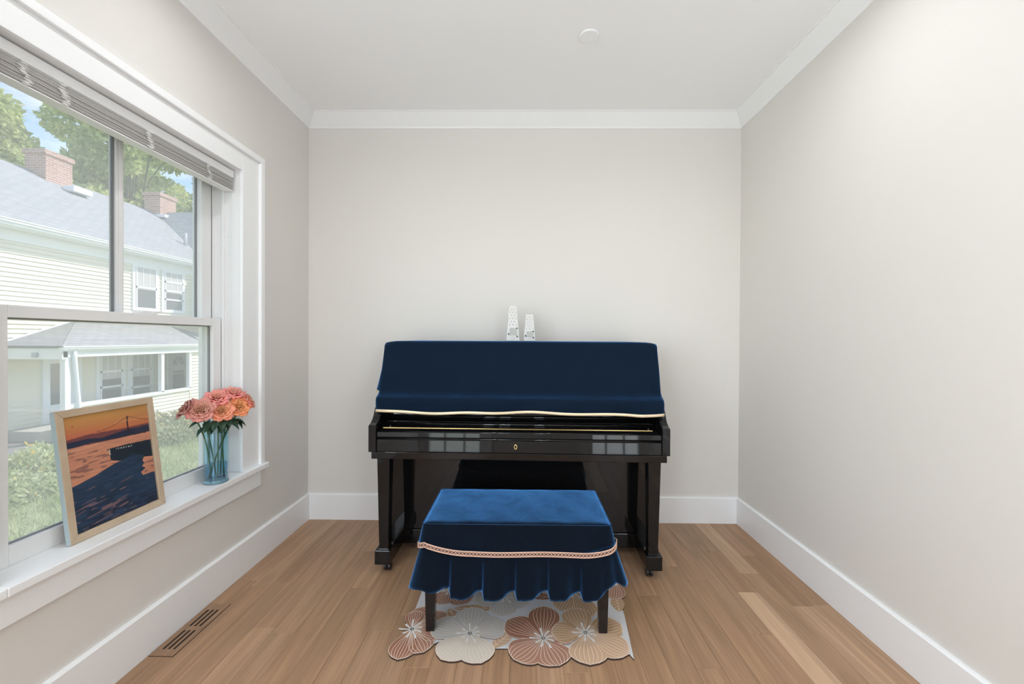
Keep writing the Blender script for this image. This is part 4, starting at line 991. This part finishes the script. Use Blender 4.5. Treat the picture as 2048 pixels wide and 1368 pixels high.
def chimney(px, py, pyb, w, label=None):
    p = on_x(px, py, RX + .25); y = p.y; zt_ = p.z
    def uvbox(o):
        l = o.data.uv_layers.new(name='UVMap')
        for pl in o.data.polygons:
            for li, vi in zip(pl.loop_indices, pl.vertices):
                c = o.data.vertices[vi].co; l.data[li].uv = (c.x + c.y, c.z)
    o = hb('chimney', 'chimney_brick', RX - .1, RX + .55, y - w / 2, y + w / 2, RZ - .9, zt_ - .14); uvbox(o)
    c = hb('chimney_cap', 'chimney_brick', RX - .14, RX + .59, y - w / 2 - .05, y + w / 2 + .05, zt_ - .14, zt_, o); uvbox(c)
chimney(100, 309, 350, .78); chimney(322, 391, 428, .78)
hb('flashing', 'house_white', RX + .2, RX + .75, 17.15, 17.9, 6.02, 6.14)
m = MB(); p = on_x(371, 497, -12.6); m.tube([(p.x - HX, p.y - 12, p.z - GZ - .1), (p.x - HX, p.y - 12, p.z - GZ + .58)], .055, 10); m.build('vent_pipe', 'pipe_grey', house, smooth=True)
p = on_x(152, 381, -14.4); hb('roof_vent', 'house_white', p.x - .12, p.x + .25, p.y - .3, p.y + .3, p.z - .12, p.z + .06, bevel=.02)
def hwin(y0, y1, z0, z1, rails=(.5,), x=HX, trim=.10):
    w = hb('window', 'house_white', x - .04, x + .035, y0 - trim, y1 + trim, z0 - trim, z1 + trim)
    hb('curtain', 'far_curtain', x + .034, x + .038, y0, y1, z0 + (z1 - z0) * .45, z1, w)
    hb('pane', 'far_pane', x + .030, x + .036, y0, y1, z0, z0 + (z1 - z0) * .5, w); 
    for r_ in rails: hb('sash_rail', 'house_white', x + .03, x + .052, y0, y1, z0 + (z1 - z0) * r_ - .028, z0 + (z1 - z0) * r_ + .028, w)
    hb('sash_stile', 'house_white', x + .03, x + .052, y0, y0 + .04, z0, z1, w); hb('sash_stile', 'house_white', x + .03, x + .052, y1 - .04, y1, z0, z1, w)
    for k in (1, 2): hb('muntin', 'house_white', x + .036, x + .045, y0 + (y1 - y0) * k / 3 - .010, y0 + (y1 - y0) * k / 3 + .010, z0 + (z1 - z0) * .5, z1, w)
    return w
hwin(12.82, 13.54, 2.07, 3.30); hwin(13.86, 14.60, 2.07, 3.30, (.27, .5, .74))
hwin(11.72, 12.38, -.62, .66, (.28, .62)); hwin(12.66, 13.34, -.62, .66, (.2, .62))
# porch
FX = -10.40; ZE = .93
slope_top = 1.56
hmesh('porch_roof', 'roof_shingle', [(FX + .15, 9.35, ZE), (FX + .15, 15.3, ZE), (HX, 13.75, slope_top), (HX, 11.1, slope_top)], [(0, 1, 2, 3)], solid=.05, uv=[(9.3, 0), (15.3, 0), (13.7, 1.7), (11.1, 1.7)])
hmesh('porch_roof', 'roof_shingle', [(HX, 9.35, ZE), (FX + .15, 9.35, ZE), (HX, 11.1, slope_top)], [(0, 1, 2)], solid=.05, uv=[(0, 0), (1.5, 0), (0, 1.9)])
hmesh('porch_roof', 'roof_shingle', [(FX + .15, 15.3, ZE), (HX, 15.3, ZE), (HX, 13.75, slope_top)], [(0, 1, 2)], solid=.05, uv=[(0, 0), (1.5, 0), (1.5, 1.7)])
hmesh('porch_flashing', 'house_white', [(HX + .02, 9.35, ZE + .06), (HX + .02, 11.1, slope_top + .06), (HX + .02, 13.75, slope_top + .06), (HX + .02, 13.75, slope_top - .02), (HX + .02, 11.1, slope_top - .02), (HX + .02, 9.35, ZE - .02)], [(0, 1, 4, 5), (1, 2, 3, 4)], solid=.03)
for z0, z1, x1 in ((ZE - .10, ZE - .05, .14), (ZE - .05, ZE, .18), (ZE - .01, ZE + .02, .20)): hb('porch_gutter', 'house_white', FX + .08, FX + x1, 9.35, 15.3, z0, z1)
hb('porch_beam', 'house_white', FX - .06, FX + .08, 9.45, 15.3, ZE - .24, ZE - .03)
hb('porch_beam', 'house_white', HX, FX + .08, 9.42, 9.54, ZE - .28, ZE - .03)
hb('porch_ceiling', 'house_white', HX, FX, 9.5, 15.3, ZE - .06, ZE - .03)
hb('porch_post', 'house_white', FX - .06, FX + .06, 9.50, 9.62, GZ, ZE - .24)
m = MB(); m.tube([(FX + .10 - HX, 9.66 - 12, ZE - .06 - GZ), (FX + .10 - HX, 9.67 - 12, ZE - .3 - GZ), (FX + .07 - HX, 9.80 - 12, -.6 - GZ), (FX + .07 - HX, 9.82 - 12, .0)], .045, 8); m.build('downspout', 'house_white', house, smooth=True)
hb('porch_post', 'house_white', FX - .05, FX + .05, 12.08, 12.18, -.42, ZE - .24)
hb('porch_post', 'house_white', FX - .05, FX + .05, 13.10, 13.18, -.42, ZE - .24)
hw_ = hb('porch_half_wall', 'siding_cream', FX - .08, FX - .03, 9.62, 13.15, GZ, -.48); boards(hw_, FX, 9.62, 13.15, GZ + .05, -.50, .10)
hb('porch_rail', 'house_white', FX - .08, FX + .05, 9.62, 13.18, -.48, -.40)
ew = hb('porch_end_wall', 'siding_cream', FX - .08, FX - .03, 13.18, 15.3, GZ, ZE - .24); boards(ew, FX, 13.18, 15.3, GZ + .05, ZE - .26, .10)
hb('porch_floor', 'concrete', HX, FX - .02, 9.5, 15.3, GZ, GZ + .25)
d_ = hb('front_door', 'house_white', HX - .02, HX + .05, 13.98, 14.88, GZ + .25, .78)
hb('door_pane', 'far_pane', HX + .05, HX + .056, 14.18, 14.62, -.62, .02, d_); hb('door_rail', 'house_white', HX + .05, HX + .07, 14.16, 14.64, -.10, -.06, d_)
m = MB(); fan = [(0.0, 0.0)] + [(.24 * math.cos(PI * j / 12), .30 * math.sin(PI * j / 12)) for j in range(13)]
m.add([(.056, 14.40 - 12 + a, .22 - GZ + b) for a, b in fan], [(0, i, i + 1) for i in range(1, 13)]); m.build('fanlight', 'far_pane', d_)
m = MB()
for j in (3, 6, 9): m.tube([(.062, 14.40 - 12, .22 - GZ), (.062, 14.40 - 12 + .25 * math.cos(PI * j / 12), .22 - GZ + .31 * math.sin(PI * j / 12))], .012, 5)
m.build('fanlight_bars', 'house_white', d_)
m = MB(); m.tube([(.06, 14.75 - 12, -.25 - GZ), (.10, 14.75 - 12, -.24 - GZ), (.10, 14.75 - 12, -.10 - GZ), (.06, 14.75 - 12, -.09 - GZ)], .018, 6); m.build('door_handle', 'pipe_grey', d_)
d_ = hb('side_door', 'house_white', HX - .02, HX + .05, 10.30, 11.22, GZ + .25, .74)
hb('door_pane', 'far_pane', HX + .05, HX + .056, 10.46, 10.86, -.55, .48, d_); hb('door_panel', 'house_white', HX + .05, HX + .065, 10.44, 10.90, -.95, -.62, d_)
m = MB(); p = on_x(100, 704, FX + .08); m.lathe([(.001, -.05), (.05, -.05), (.05, .05), (.001, .05)], (-10.9 - HX, 9.38 - 12, .75 - GZ), 16); m.build('porch_lamp', 'pipe_grey', house, smooth=True)
m = MB(); m.box(-8.95, -8.9, 6.35, 6.40, GZ, GZ + .55); tag(m.build('garden_stake', 'house_white'), 'thin white garden stake behind the shrubs', 'stake')
